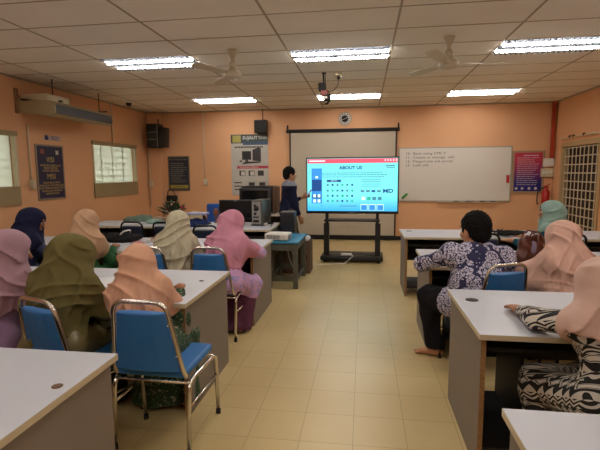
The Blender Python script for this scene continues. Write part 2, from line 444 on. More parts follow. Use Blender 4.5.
t = thing('wall_clock', 'round wall clock with black centre above the projection screen', 'clock', (-.43, Y, 2.72))
R_ = Matrix.Rotation(PI/2, 4, 'X')
MB().lathe([(.15, 0), (.15, .03), (.135, .04), (.13, .03), (.13, .0)], 32, 0, R_).build('clock_rim', mat('clock_rim', '#a79a86', .4), t)
c = MB(); c.lathe([(.13, .01), (.13, .02)], 32, 0, R_); c.lathe([(.075, .02), (.075, .024)], 28, 1, R_)
for i in range(12):
    a = PI/6*i; c.box(-.008, .008, .088, .12, .02, .024, 1, R_ @ Matrix.Rotation(a, 4, 'Z'))
c.build('clock_face', [M['white'], M['black']], t)
MB().box(-.004, .004, -.01, .09, .026, .028, 0, R_ @ Matrix.Rotation(-1.1, 4, 'Z')).box(-.005, .005, -.01, .06, .028, .03, 0, R_ @ Matrix.Rotation(1.9, 4, 'Z')).build('hand', M['white'], t)

def spk(name, x0, x1, z0, z1, y0, label, rz=0):
    t = thing(name, label, 'speaker', ((x0+x1)/2, y0, (z0+z1)/2), rz); a = (x1-x0)/2; h = (z1-z0)/2
    MB().rbox(-a, a, -.1, .1, -h, h, .015).build('cabinet', M['black'], t)
    MB().rbox(-a+.02, a-.02, -.112, -.098, -h+.02, h-.02, .006).build('speaker_grille', M['blackm'], t)
    return t
t = spk('wall_speaker', -2.46, -2.18, 2.43, 2.72, Y-.13, 'black box speaker on the front wall above the computer poster')
MB().box(-.02, .02, .08, .13, -.05, .05).build('wall_bracket', M['blackm'], t)
MB().cyl((.02, .1, .14), (.02, .1, HC-2.575), .008, n=8).build('cable', M['blackm'], t)
t = thing('stacked_speaker', 'black box speaker with silver bars high in the left front corner', 'speaker', (-4.80, Y-.32, 2.4))
MB().rbox(-.13, .14, -.12, .18, -.27, .27, .01).build('cabinet', M['black'], t)
MB().box(-.12, .13, -.13, -.12, .07, .085).box(-.12, .13, -.13, -.12, -.09, -.075).box(.125, .14, -.135, -.12, -.26, .26).build('trim_bars', M['greyv'], t)
MB().rbox(.155, .3, -.1, .14, -.25, .2, .01, M_=Matrix.Rotation(.06, 4, 'Y')).build('side_box', M['black'], t)
MB().box(-.05, .02, .1, .32, -.02, .02).cyl((.1, 0, .26), (.1, 0, .38), .012).build('wall_bracket', M['blackm'], t)

def writing_lines(mb, x0, x1, z0, z1, y, n, h, mi, seed=0, ragged=.3):
    rd = random.Random(seed)
    for i in range(n):
        z = z1-(z1-z0)*i/max(1, n-1); x = x0; xe = x1-(x1-x0)*ragged*rd.random()
        while x < xe:
            w_ = rd.uniform(.02, .07); mb.box(x, min(x+w_, xe), y-.0012, y, z-h/2, z+h/2, mi); x += w_+.012
# whiteboard
t = thing('whiteboard', 'large whiteboard with aluminium frame on the front wall', 'whiteboard', (0, Y, 0))
MB().box(.78, 3.11, -.03, -.012, .9, 2.04).build('board_surface', mat('whiteboard_enamel', '#d6d0c6', .22), t)
MB().box(.755, .78, -.036, -.002, .875, 2.065).box(3.11, 3.135, -.036, -.002, .875, 2.065).box(.755, 3.135, -.036, -.002, .875, .9).box(.755, 3.135, -.036, -.002, 2.04, 2.065).build('board_frame', mat('aluminium', '#a79f92', .4, metal=.6), t)
MB().box(1.6, 2.85, -.09, -.03, .862, .874).build('pen_tray', M['cream'], t)
c = MB()
for i, s_ in enumerate(['10.  Basic using CMS Y', '11.  Create or manage  ahli', '12.  Pengurusan sub portal', '13.  Latih ahli']):
    c.text(s_, .075, wallM(.9, 1.93-.085*i, -.031), 0, 'LEFT', w=1.25)
c.build('handwriting', mat('marker_ink', '#4a4640', .8), t)
tag(MB().rbox(-.08, .08, -.02, .02, -.025, .025, .008, M_=Matrix.Translation((.9, Y-.052, 1.0)) @ Matrix.Rotation(-.75, 4, 'Y')).build('board_eraser', mat('green_eraser', '#3f8a3f', .7)), 'green eraser stuck at the lower left of the whiteboard', 'eraser')
tag(MB().rbox(3.03, 3.09, Y-.06, Y-.031, 1.28, 1.45, .008).build('board_magnet', M['red']), 'red holder stuck at the right edge of the whiteboard', 'holder')
c = ['#1b1b1b', '#22315e', '#7a1f1f', '#1b1b1b', '#22315e']
for i, x in enumerate((1.95, 2.2, 2.28, 2.5, 2.72)):
    tag(MB().cyl((x, Y-.062, .885), (x+.1, Y-.062, .885), .010, n=8).build('board_marker', mat('marker_%d' % i, c[i], .5)), 'marker pen lying on the tray under the whiteboard', 'marker', 'markers on the whiteboard tray')

# pinkish-blue notice board
t = thing('notice_poster', 'framed red-to-navy poster with small white text right of the whiteboard', 'poster', (3.465, Y, 1.51))
m_, N, L, b = nodes_of('poster_red_blue', .4)
tc = N.new('ShaderNodeTexCoord'); sp = N.new('ShaderNodeSeparateXYZ'); L.new(tc.outputs['Generated'], sp.inputs[0])
r_ = N.new('ShaderNodeValToRGB'); L.new(sp.outputs[2], r_.inputs[0])
r_.color_ramp.elements[0].color = lin('#1c2170'); r_.color_ramp.elements[1].color = lin('#b8304c'); r_.color_ramp.elements[0].position = .25; r_.color_ramp.elements[1].position = .8
L.new(r_.outputs[0], b.inputs['Base Color'])
MB().box(-.28, .28, -.025, -.01, -.41, .41).build('poster_sheet', m_, t)
MB().box(-.325, -.28, -.035, -.001, -.45, .45).box(.28, .325, -.035, -.001, -.45, .45).box(-.28, .28, -.035, -.001, -.45, -.41).box(-.28, .28, -.035, -.001, .41, .45).build('poster_frame', mat('poster_frame', '#a08466', .5), t)
c = MB(); writing_lines(c, -.22, .25, -.27, .3, -.0255, 14, .012, 0, 3)
c.box(-.1, .2, -.0262, -.025, .34, .36)
for x in (-.22, -.1, .04, .17): MB().lathe([(.03, 0), (.03, .001)], 12, 0, Matrix.Translation((x, -.0255, -.35)) @ R_).build('round_logo', mat('print_pale', '#c9b9c4', .7), t)
c.build('poster_print', mat('print_pale', '#c9b9c4', .7), t)

# computer poster
t = thing('computer_poster', 'tall wall poster showing a desktop computer, left of the projection screen', 'poster', (-2.63, Y, 1.72))
MB().box(-.44, .44, -.02, -.004, -.7, .7).build('poster_sheet', mat('poster_grey', '#b5b0a6', .5, noise=.12, nscale=3), t)
c = MB(); c.box(-.44, .44, -.023, -.02, .5, .7, 0); c.box(-.15, .44, -.024, -.0205, .46, .52, 1)
c.build('heading_band', [mat('poster_teal', '#33423f', .5), mat('poster_blue', '#2d4a66', .5)], t)
MB().rbox(-.4, -.2, -.027, -.021, .52, .68, .01).build('heading_logo', mat('poster_yellow', '#a9a04c', .5), t)
MB().text('SUJAUT', .1, wallM(.02, .62, -.024), w=1.05, bold=.002).text('TINN', .1, wallM(.32, .62, -.024), w=.9, bold=.002).build('heading_lettering', mat('poster_letter', '#c9cdc6', .5), t)
c = MB(); writing_lines(c, -.35, .33, .4, .42, -.021, 2, .018, 0, 5, .05)
c.box(-.18, .04, -.024, -.02, .12, .32).box(-.1, -.04, -.024, -.02, .08, .12)
c.add([(.07, -.024, .1), (.27, -.024, .08), (.27, -.024, .38), (.2, -.024, .4), (.07, -.024, .35)], [(0, 1, 2, 3, 4)], 0)
c.add([(-.2, -.024, .02), (.25, -.024, .05), (.27, -.024, .08), (-.1, -.024, .08)], [(0, 1, 2, 3)], 0)
c.ball((-.21, -.022, .09), (.03, .004, .02))
for x in (-.17, .05, .27): c.box(x-.08, x+.06, -.024, -.02, -.25, -.13); 
for x in (.05, .3): c.box(x-.08, x+.06, -.024, -.02, -.5, -.4)
for z in (-.42, -.5, -.58): c.box(-.38, -.2, -.024, -.02, z, z+.025)
c.build('computer_picture', mat('poster_dark', '#2f2b2b', .5), t)
MB().box(-.15, .01, -.026, -.024, .15, .29).build('monitor_picture', mat('poster_black', '#14171a', .3), t)
c = MB()
for x in (-.17, .05): c.box(x-.04, x+.05, -.026, -.0242, -.24, -.15)
writing_lines(c, -.38, .38, -.34, -.3, -.021, 2, .01, 0, 8, .1)
c.box(-.2, .3, -.022, -.02, -.66, -.64)
c.build('caption_print', mat('poster_white', '#c4bfb4', .5), t)
c = MB().box(-.3, .44, -.025, -.02, -.08, -.02); c.build('red_banner', mat('poster_redband', '#a93440', .5), t)
MB().text('Harga Promosi Rahmat', .05, wallM(-.02, -.05, -.026), w=.95).build('banner_lettering', M['white'], t)

# small navy sign
t = thing('rules_sign', 'small framed navy notice with pale lines on the front wall near the left corner', 'sign', (-4.37, Y, 1.535))
MB().box(-.24, .24, -.02, -.006, -.38, .38).build('sign_sheet', mat('sign_navy', '#23283a', .5), t)
MB().box(-.265, -.24, -.026, -.001, -.41, .41).box(.24, .265, -.026, -.001, -.41, .41).box(-.24, .24, -.026, -.001, -.41, -.38).box(-.24, .24, -.026, -.001, .38, .41).build('sign_frame', mat('sign_frame', '#6f6046', .5), t)
c = MB(); writing_lines(c, -.2, .2, -.2, .24, -.021, 10, .012, 0, 11, .35); c.text('PERATURAN MAKMAL', .045, wallM(0, .33, -.021), 0, w=1.0)
c.build('sign_print', mat('sign_pale', '#8d8a6a', .6), t)
c = MB().box(-.22, .22, -.023, -.02, -.35, -.27); c.build('yellow_strip', mat('sign_yellow', '#9a8c3a', .5), t)
MB().text('SEKOLAH', .05, wallM(0, -.31, -.0235), w=1.2).build('strip_lettering', mat('sign_ink', '#3f3f34', .6), t)

# VISI / MISI banner
t = thing('vision_banner', 'navy VISI and MISI banner with gold lettering on the left wall', 'banner', (XL, 6.68, 1.57))
MB().box(.004, .014, -.3, .3, -.42, .42).build('banner_sheet', mat('banner_navy', '#16163a', .5), t)
MB().box(.002, .018, -.325, -.3, -.445, .445).box(.002, .018, .3, .325, -.445, .445).box(.002, .018, -.3, .3, -.445, -.42).box(.002, .018, -.3, .3, .42, .445).build('banner_frame', mat('banner_frame', '#8c7a68', .5), t)
c = MB(); X = .0145
c.text('VISI', .12, leftM(0, .2, X)); c.text('MISI', .12, leftM(0, -.07, X))
for i, s_ in enumerate(['PENDIDIKAN BERKUALITI', 'INSAN TERDIDIK', 'NEGARA SEJAHTERA']): c.text(s_, .045, leftM(0, .11-i*.042, X), w=.95)
for i, s_ in enumerate(['MELESTARIKAN SISTEM', 'PENDIDIKAN YANG BERKUALITI', 'UNTUK MEMBANGUNKAN POTENSI', 'INDIVIDU BAGI MEMENUHI', 'ASPIRASI NEGARA']): c.text(s_, .045, leftM(0, -.17-i*.044, X), w=.88)
c.build('banner_lettering', mat('gold_print', '#b59a5a', .5), t)
MB().ball((.016, -.18, .33), (.004, .045, .045)).build('crest', mat('crest_red', '#8a4a3a', .6), t)
c = MB(); c.box(.0145, .017, .14, .16, .29, .36).box(.0145, .017, .18, .2, .29, .36).box(.0145, .017, .14, .2, .315, .33); c.build('emblem', M['white'], t)
c = MB(); c.rbox(XL+.001, XL+.006, 6.58, 6.98, 2.09, 2.17, .002, 0); c.lathe([(.04, 0), (.04, .004)], 16, 1, Matrix.Translation((XL+.006, 6.64, 2.13)) @ Matrix.Rotation(PI/2, 4, 'Y'))
c.text('PUSAT AKSES', .03, leftM(6.83, 2.145, XL+.0062), 1).text('SEKOLAH', .03, leftM(6.83, 2.11, XL+.0062), 1)
tag(c.build('wall_sticker', [mat('sticker_pale', '#b09c9a', .6), mat('sticker_ink', '#2c2a4a', .6)]), 'small pale sticker with round logo above the VISI banner', 'sticker')

# air conditioner on left wall
t = thing('air_conditioner', 'long beige air conditioner high on the left wall', 'air conditioner', (XL, 6.08, 0))
prof = [(0, 2.47), (.5, 2.40), (.6, 2.43), (.6, 2.56), (.5, 2.62), (.0, 2.68)]
vs = [(x, 0, z) for x, z in prof]+[(x, 1.55, z) for x, z in prof]; n = len(prof)
MB().add(vs, [list(range(n)), list(range(n, 2*n))[::-1]]+[(i, (i+1) % n, n+(i+1) % n, n+i) for i in range(n)]).build('casing', mat('ac_cream', '#a89a78', .5), t, bevel=.012)
c = MB().box(.596, .606, .03, 1.5, 2.43, 2.56)
for i in range(5): c.box(.604, .612, .04, 1.49, 2.44+.025*i, 2.444+.025*i)
c.build('air_outlet', M['black'], t)
MB().box(0, .03, -.06, -.002, 2.44, 2.80).build('back_plate', mat('ac_board', '#8d6a48', .7), t)
c = MB().rbox(.05, .5, .0, .5, 2.6, 2.72, .02); c.build('service_cover', M['cream'], t)
for i, y in enumerate((.25, 1.45)): MB().cyl((.4, y, 2.6), (.4, y, HC-.005), .008, n=8).box(.1, .55, y-.02, y+.02, 2.63, 2.65).build('hanger_rod', M['dark'], t)

# conduits and switches
def conduit(label, a, b, box=None, m=M['cream']):
    t = thing('conduit', label, 'conduit', a); d_ = Vector(b)-Vector(a)
    MB().cyl((0, 0, 0), d_, .011, n=8).build('pipe', m, t)
    if box: MB().rbox(box[0]-a[0]-.045, box[0]-a[0]+.045, box[1]-a[1]-.03, box[1]-a[1]+.03, box[2]-a[2]-.07, box[2]-a[2]+.07, .008).build('socket_box', M['cream'], t)
conduit('thin conduit with socket running down the front wall left of the computer poster', (-3.73, Y-.02, HC-.03), (-3.73, Y-.02, 1.36), (-3.71, Y-.03, 1.33))
conduit('thin conduit in the left front corner with a small socket', (XL+.05, Y-.135, 2.1), (XL+.05, Y-.135, .75), (XL+.08, Y-.16, 1.3))
conduit('thin conduit on the left wall beside the far blind window', (XL+.02, 8.55, HC-.03), (XL+.02, 8.55, 2.18))
conduit('thin conduit with switch left of the VISI banner', (XL+.02, 6.22, 2.3), (XL+.02, 6.22, 1.45), (XL+.03, 6.22, 1.38))
tag(MB().box(XR-.1, XR-.035, YF-.1, YF-.035, 1.80, HC-.02).build('corner_pipe', mat('red_trunking', '#a83a1c', .5)), 'red vertical trunking in the right front corner', 'pipe')
t = thing('switch_panel', 'white switch boxes on the front wall under the red trunking', 'switch', (3.86, Y, 1.62))
MB().rbox(-.1, .1, -.09, 0, .0, .17, .01).box(-.08, .08, -.094, -.09, .08, .085).build('upper_box', M['white'], t)
MB().rbox(-.14, .1, -.08, 0, -.22, -.04, .01).build('lower_box', M['cream'], t)
c = MB()
for i in range(4): c.box(-.12+.05*i, -.09+.05*i, -.086, -.08, -.15, -.09)
c.build('rocker', M['white'], t)
t = thing('fire_extinguisher', 'red fire extinguisher with black hose on the front wall beside the grille door', 'fire extinguisher', (3.82, Y-.09, .72))
MB().lathe([(.06, 0), (.075, .02), (.075, .36), (.06, .4), (.025, .44), (.02, .46)], 20).build('cylinder_body', M['red'], t)
MB().rbox(-.03, .05, -.02, .02, .45, .49, .006).cyl((-.02, 0, .49), (.09, 0, .54), .008).build('valve', M['red'], t)
MB().tube(rounded([(-.02, 0, .47), (-.16, -.02, .42), (-.18, -.02, .2), (-.16, -.02, .1)], .09), .011, 8).build('hose', M['black'], t)
t = thing('hanging_bag', 'small black bag with a red strap hanging in the left front corner', 'bag', (-4.55, Y-.05, 1.02))
MB().rbox(-.12, .14, -.09, .03, -.14, .0, .03).build('pouch', M['blackm'], t)
MB().tube(rounded([(-.1, -.03, -.03), (-.09, -.03, .12), (.02, -.03, .16), (.1, -.03, .0)], .06), .012, 8).build('strap', mat('strap_red', '#5a2320', .6), t)

# ------------------------------------------------------------ interactive television on its stand
TV = thing('television_stand', 'black trolley stand with shelf and base carrying the big screen', 'stand', (-.2, 7.5, 0), math.radians(-1.5))
bs = MB().rbox(-.53, .53, -.06, .5, .04, .11, .015).build('base', M['black'], TV)
for sx in (-1, 1):
    MB().box(sx*.44-.045, sx*.44+.045, .1, .2, .1, .66).build('upright', M['black'], TV)
    MB().box(sx*.43-.025, sx*.43+.025, .1, .16, .66, 1.3).build('inner_upright', M['black'], TV)
    for y in (0, .44): MB().cyl((sx*.46-.02, y, .035), (sx*.46+.02, y, .035), .035, n=14).build('castor', M['blackm'], bs)
MB().rbox(-.47, .47, .0, .3, .7, .73, .006).build('shelf', M['black'], TV)
tv = thing('television', 'large black interactive television showing an ABOUT US slide', 'television', (-.2, 7.5, 1.312), math.radians(-1.5))
hw, hh = .772, .474
c = MB(); c.rbox(-hw, hw, 0, .07, -hh, hh, .012); c.build('casing', M['black'], tv)
c = MB().box(-hw+.02, hw-.02, -.004, .001, -hh+.045, hh-.022)
c.build('display', [MATS.setdefault('tv_bg', None) or M['black']], tv)
def emi(name, col, s=1.0):
    s *= .5
    m = bpy.data.materials.new(name); m.use_nodes = True; b = m.node_tree.nodes['Principled BSDF']
    b.inputs['Base Color'].default_value = (0, 0, 0, 1); b.inputs['Roughness'].default_value = .25
    b.inputs['Emission Color'].default_value = lin(col); b.inputs['Emission Strength'].default_value = s; return m
x0, x1, z0, z1 = -hw+.025, hw-.025, -hh+.05, hh-.027
def q(c, u0, u1, v0, v1, mi, lay=1):           # fractions of the display, v from top
    c.box(x0+(x1-x0)*u0, x0+(x1-x0)*u1, -.004-.0006*lay, -.004, z1-(z1-z0)*v1, z1-(z1-z0)*v0, mi)
me_ = [emi('slide_cyan', '#7ff0f4', 1.1), emi('slide_blue', '#3a93dd', 1), emi('slide_red', '#e2566c', 1), emi('slide_navy', '#1f4f8f', .9), emi('slide_grey', '#4f8ea2', .9), emi('slide_white', '#d8ffff', 1.1), emi('slide_green', '#2fbf9a', .9)]
# background: cyan fading to blue at the bottom, as the slide shows
m_, N, L, b = nodes_of('slide_background', .25)
b.inputs['Base Color'].default_value = (0, 0, 0, 1)
tc = N.new('ShaderNodeTexCoord'); sp = N.new('ShaderNodeSeparateXYZ'); L.new(tc.outputs['Generated'], sp.inputs[0])
r_ = N.new('ShaderNodeValToRGB'); L.new(sp.outputs[2], r_.inputs[0]); r_.color_ramp.elements[0].color = lin('#45b4f0'); r_.color_ramp.elements[1].color = lin('#7deef2')
r_.color_ramp.elements[0].position = .02; r_.color_ramp.elements[1].position = .3
L.new(r_.outputs[0], b.inputs['Emission Color']); b.inputs['Emission Strength'].default_value = .5
dsp = [o for o in tv.children if o.name.startswith('display')][0]; dsp.data.materials[0] = m_
c = MB(); q(c, 0, 1, 0, .085, 2); q(c, .02, .2, .03, .05, 5, 2)
for i in range(5): q(c, .86+.03*i, .87+.03*i, .02, .05, 5, 2)
q(c, .045, .165, .18, .86, 1); q(c, .05, .16, .4, .62, 3, 2); q(c, .055, .155, .68, .76, 3, 2)
for i in range(2):
    for j in range(2): q(c, .065+.05*i, .095+.05*i, .68+.1*j, .74+.1*j, 5, 3)
q(c, .09, .12, .33, .37, 5, 3)
for v_, a, b_ in ((.265, .17, .83), (.30, .17, .88), (.34, .17, .85)):
    x = a
    while x < b_: w_ = random.uniform(.015, .04); q(c, x, x+w_, v_, v_+.014, 4); x += w_+.006
q(c, .22, .38, .4, .445, 3)
for j, v_ in enumerate((.5, .61, .71, .81)):
    for i in range(6):
        u = .23+.055*i; k = (i+j*2) % 4
        c.lathe([(.019, 0), (.019, .001)], 10, (4, 3, 4, 6)[k], Matrix.Translation((x0+(x1-x0)*u, -.0045, z1-(z1-z0)*v_)) @ R_)
c.lathe([(.02, 0), (.02, .0015)], 14, 6, Matrix.Translation((x0+(x1-x0)*.4, -.0045, z1-(z1-z0)*.71)) @ R_)
for v_ in (.39, .43, .48, .52): q(c, .61, .82, v_, v_+.01, 4)
for i in range(4): q(c, .60+.06*i, .64+.06*i, .6, .64, (4, 4, 3, 4)[i])
for i in range(4): q(c, .61+.06*i, .65+.06*i, .73, .79, (5, 6, 4, 4)[i])
for i in range(3): q(c, .6+.09*i, .675+.09*i, .87, .99, 5); q(c, .605+.09*i, .67+.09*i, .885, .985, 1, 2)
q(c, .87, .97, .13, .15, 4); q(c, .88, .97, .165, .18, 4)
for i in range(14): q(c, .012, .018, .25+.04*i, .27+.04*i, 4)
q(c, .15, .17, .9, .91, 3); q(c, .36, .56, .9, .915, 4)
c.text('ABOUT US', .075, wallM(-.02, z1-(z1-z0)*.175, -.0048), 3, bold=.003, w=1.05)
c.text('MD', .09, wallM(x0+(x1-x0)*.9, z1-(z1-z0)*.62, -.0048), 3, bold=.003, w=1.25)
c.text('RAKAN', .03, wallM(x0+(x1-x0)*.3, z1-(z1-z0)*.422, -.0056), 5)
c.build('slide_content', me_, tv)
MB().box(-.05, .05, -.003, 0, -hh+.012, -hh+.022).build('maker_plate', M['greyv'], tv)
tag(MB().tube(rounded([(-.25, 7.52, .135), (-.16, 7.49, .125), (-.25, 7.38, .06), (-.32, 7.34, .008), (-.6, 7.3, .006), (-.95, 7.0, .006), (-1.1, 6.8, .006)], .06), .006, 8).rbox(-.38, -.2, 7.53, 7.6, .112, .15, .008).build('power_cable', M['white']), 'white power cable and plug on the television stand base', 'cable')
tag(MB().tube(rounded([(-.2, 7.68, .118), (0, 7.72, .118), (.15, 7.6, .118), (.2, 7.75, .118)], .06), .005, 6).build('thin_cable', M['dark']), 'thin dark cable lying on the television stand base', 'cable')

# ------------------------------------------------------------ desks
def desk(x0, x1, y0, y1, label, cpu='left', group='computer room desks', grommets=(), simple=False):
    t = thing('desk', label, 'desk', (x0, y0, 0), 0, group); w = x1-x0; d_ = y1-y0; z = .75
    c = MB(); c.box(0, w, 0, d_, z-.028, z-.001, 1); c.box(.001, w-.001, .001, d_-.001, z-.002, z, 0)
    c.build('tabletop', [M['dtop'], M['dedge']], t, bevel=.002)
    for x in (.02, w-.045):
        c = MB().box(x, x+.025, .05, d_-.03, 0, z-.028, 0).box(x+.001, x+.024, .046, .05, 0, z-.03, 1)
        c.build('side_panel', [M['dside'], M['dchip']], t)
    MB().box(.045, w-.045, d_-.12, d_-.1, .34, z-.03).build('modesty_panel', M['dark'], t)
    for (gx, gy, gr) in grommets:
        MB().lathe([(gr, 0), (gr, .002), (gr*.7, .003)], 20, c=(gx-x0, gy-y0, z)).build('cable_hole', M['black'] if gx > -1 else mat('hole_brown', '#6b4a30', .7), t)
    if not simple:
        s_ = 1 if cpu == 'left' else -1
        ax = .045 if cpu == 'left' else w-.045
        def bx(c, a, b, *r): c.box(min(ax+s_*a, ax+s_*b), max(ax+s_*a, ax+s_*b), *r)
        c = MB(); bx(c, .25, .27, .3, d_-.12, .02, z-.03); c.build('inner_panel', M['dark'], t)
        c = MB(); bx(c, 0, .25, .1, d_-.12, .09, .11); c.build('lower_shelf', M['dark'], t)
        c = MB(); bx(c, .0, .8, .12, d_-.3, z-.13, z-.11); c.build('keyboard_shelf', M['dark'], t)
    return t
L_ = -1.06
desk(-2.86, L_, .82, 1.73, 'grey-topped desk in the left foreground, empty', 'right', grommets=[(-1.12, 1.42, .020)])
desk(-2.88, L_, 2.47, 3.38, 'grey-topped desk right in front of the olive and peach hijab women', 'right', grommets=[(-1.17, 3.04, .018)])
desk(-4.70, -2.89, 2.47, 3.38, 'grey-topped desk at the left edge, in front of the lavender hijab woman', 'left')
desk(-2.88, L_, 4.16, 5.1, 'grey-topped desk in front of the cream and pink hijab women', 'right')
desk(-4.70, -2.89, 4.16, 5.1, 'grey-topped desk in front of the navy hijab woman', 'left')
desk(-2.82, -1.29, 5.95, 6.88, 'grey-topped desk carrying the black monitor and computer tower', 'right')
desk(-4.33, -2.83, 6.2, 6.95, 'grey-topped desk near the left wall carrying papers and bags', 'left')
desk(.46, 2.26, .62, 1.47, 'pale desk corner in the right foreground, empty')
desk(.56, 2.3, 2.16, 3.01, 'grey-topped desk under the arm of the woman in the black and white dress', grommets=[(.66, 2.76, .038)])
desk(.53, 2.3, 3.72, 4.58, 'grey-topped desk the man in the floral shirt leans on')
desk(2.31, 3.93, 3.72, 4.58, 'grey-topped desk beyond the brown handbag at the right edge', simple=True)
desk(.49, 2.28, 5.43, 6.2, 'long grey-topped desk in the back right row with a cable heap', grommets=[(.6, 6.0, .04)])
desk(2.29, 3.93, 5.43, 6.2, 'grey-topped desk at the far right behind the teal hijab woman')

# blue-topped wooden table
t = thing('wooden_table', 'small grey-green wooden table with a bright blue top under the projector', 'table', (-1.285, 5.64, 0))
bt = mat('blue_top', '#2f86ad', .35); gw = mat('grey_green_wood', '#56564a', .6, noise=.15, nscale=10)
MB().rbox(0, .45, 0, .86, .61, .635, .004).build('tabletop', bt, t)
c = MB().box(.03, .42, .03, .05, .51, .61).box(.03, .42, .81, .83, .51, .61).box(.03, .05, .05, .81, .51, .61).box(.40, .42, .05, .81, .51, .61); c.build('apron', gw, t)
for x in (.02, .37):
    for y in (.02, .78): MB().box(x, x+.06, y, y+.06, 0, .61).build('leg', gw, t)
MB().box(.06, .39, .035, .06, .1, .17).build('stretcher', gw, t); MB().box(.06, .39, .8, .825, .1, .17).build('stretcher', gw, t)
for x in (.03, .40): MB().box(x, x+.02, .06, .8, .1, .15).build('stretcher', gw, t)
t = thing('projector', 'white flat projector sitting on the blue-topped table', 'projector', (-1.13, 5.80, .636), -.12)
MB().rbox(-.16, .16, -.12, .12, .008, .1, .02, seg=3).build('casing', M['white'], t)
c = MB()
for i in range(9): c.box(-.12+.02*i, -.108+.02*i, -.1225, -.119, .03, .08)
for i in range(6): c.box(.158, .1625, -.08+.025*i, -.068+.025*i, .03, .08)
c.build('vent', M['greyv'], t)
for x in (-.12, .12): MB().cyl((x, -.08, 0), (x, -.08, .01), .012).build('foot', M['black'], t)
MB().lathe([(.03, 0), (.03, .015)], 16, M_=Matrix.Translation((.09, .12, .055)) @ Matrix.Rotation(-PI/2, 4, 'X')).build('lens', M['black'], t)
tag(MB().tube(rounded([(-1.12, 6.44, .5), (-1.1, 6.38, .3), (-1.0, 6.3, .12), (-.96, 6.2, .25), (-1.02, 6.1, .5)], .12), .006, 8).build('white_cable', M['white']), 'thin white cable hanging under the blue-topped table', 'cable')
t = thing('brown_cabinet', 'low brown cabinet beside the blue-topped table near the presenter', 'cabinet', (-1.27, 6.58, 0))
MB().box(0, .47, 0, .36, 0, .5).build('body', mat('brown_carton', '#5f4a38', .8), t, bevel=.004)
dr = MB().box(.02, .45, -.012, 0, .03, .47).build('door', mat('brown_carton_door', '#66503d', .8), t)
MB().rbox(.41, .43, -.025, -.012, .22, .3, .004).build('handle', M['dark'], dr)
tag(MB().rbox(-.98, -.82, 6.62, 6.86, .502, .545, .008).box(-.97, -.84, 6.64, 6.84, .545, .56).build('paper_pack', M['paper']), 'white pack of papers on the low brown cabinet', 'paper')
t = thing('black_tower', 'black boxy computer tower beside the presenter', 'computer tower', (-1.155, 6.68, .502))
MB().rbox(-.11, .11, -.06, .2, 0, .43, .01).build('case', M['black'], t)
MB().box(-.1, .1, -.066, -.06, .02, .41).build('front_panel', mat('tower_front', '#1e1f26', .3), t)
MB().rbox(-.105, .105, -.055, .19, .43, .438, .003).build('top_plate', M['greyv'], t)

# monitors, tower, equipment on the computer desk
def monitor(x, y, z, rz, w_, h_, label, back=False):
    t = thing('monitor', label, 'monitor', (x, y, z), rz)
    MB().rbox(-w_/2, w_/2, -.02, .03, .08, .08+h_, .008).build('casing', M['black'], t)
    MB().box(-w_/2+.02, w_/2-.02, -.023, -.019, .105, .06+h_).build('display', mat('off_display', '#0c0d10', .15), t)
    MB().rbox(-.02, .02, .02, .05, .01, .2, .005).build('neck', M['black'], t)
    MB().rbox(-.11, .11, -.07, .1, 0, .015, .006).build('foot', M['black'], t)
    MB().box(-.02, .02, -.0245, -.02, .088+h_-.03, .092+h_-.022).build('badge', M['greyv'], t)
monitor(-1.93, 6.55, .751, .05, .52, .3, 'black monitor on the computer desk behind the pink hijab woman')
t = thing('computer_tower', 'grey desktop computer tower showing its rear panel, on the computer desk', 'computer tower', (-1.56, 6.45, .751), -.12)
MB().rbox(-.085, .085, -.05, .34, .012, .38, .006).build('case', mat('tower_grey', '#5d5c58', .4, metal=.4), t)
c = MB().box(-.075, .055, -.055, -.05, .03, .36, 0)
for i, z in enumerate((.3, .24, .18)): c.lathe([(.02, 0), (.02, .004)], 12, 1, Matrix.Translation((-.03, -.055, z)) @ R_)
c.lathe([(.038, 0), (.038, .004)], 16, 1, Matrix.Translation((-.005, -.055, .26)) @ R_).box(-.06, .03, -.058, -.054, .05, .09, 1).box(-.06, .03, -.058, -.054, .12, .14, 1)
c.build('rear_panel', [mat('tower_plate', '#a3a19b', .4, metal=.3), M['black']], t)
MB().box(-.1, .1, -.06, .1, 0, .014).build('stand', M['black'], t)
t = thing('crt_television', 'old black boxy television with brown side behind the computer tower', 'television', (-2.02, 8.5, .751))
MB().rbox(-.36, .28, -.2, .1, .02, .5, .02).build('casing', M['black'], t)
MB().box(-.3, .2, -.205, -.2, .08, .45).build('display', mat('crt_glass', '#15181a', .1), t)
MB().rbox(.28, .35, -.16, .3, 0.0, .52, .015).build('side_panel', M['wood'], t)
MB().rbox(-.34, .3, -.1, .3, .5, .53, .01).build('top_cover', M['dark'], t)
t = desk(-2.7, -1.5, 8.15, 9.0, 'far desk carrying the old black television', simple=True)
t = thing('desk_keyboard', 'black keyboard and cables on the computer desk left of the monitor', 'keyboard', (-2.55, 6.55, .751), .1)
MB().rbox(-.2, .2, -.07, .07, 0, .02, .006).build('base', M['black'], t)
c = MB()
for i in range(14):
    for j in range(4): c.box(-.185+.027*i, -.163+.027*i, -.055+.028*j, -.033+.028*j, .02, .026)
c.build('keys', M['blackm'], t)
tag(MB().rbox(-1.52, -1.43, 6.45, 6.52, .751, .785, .015).build('computer_mouse', M['white']), 'white computer mouse beside the grey computer tower', 'mouse')
tag(MB().tube(rounded([(-1.5, 6.6, .756), (-1.42, 6.68, .756), (-1.36, 6.5, .756), (-1.34, 6.3, .756)], .08), .006, 6).rbox(-1.5, -1.38, 6.62, 6.7, .751, .775, .006).build('adapter_cable', M['dark']), 'dark adapter and cable at the right end of the computer desk', 'cable')

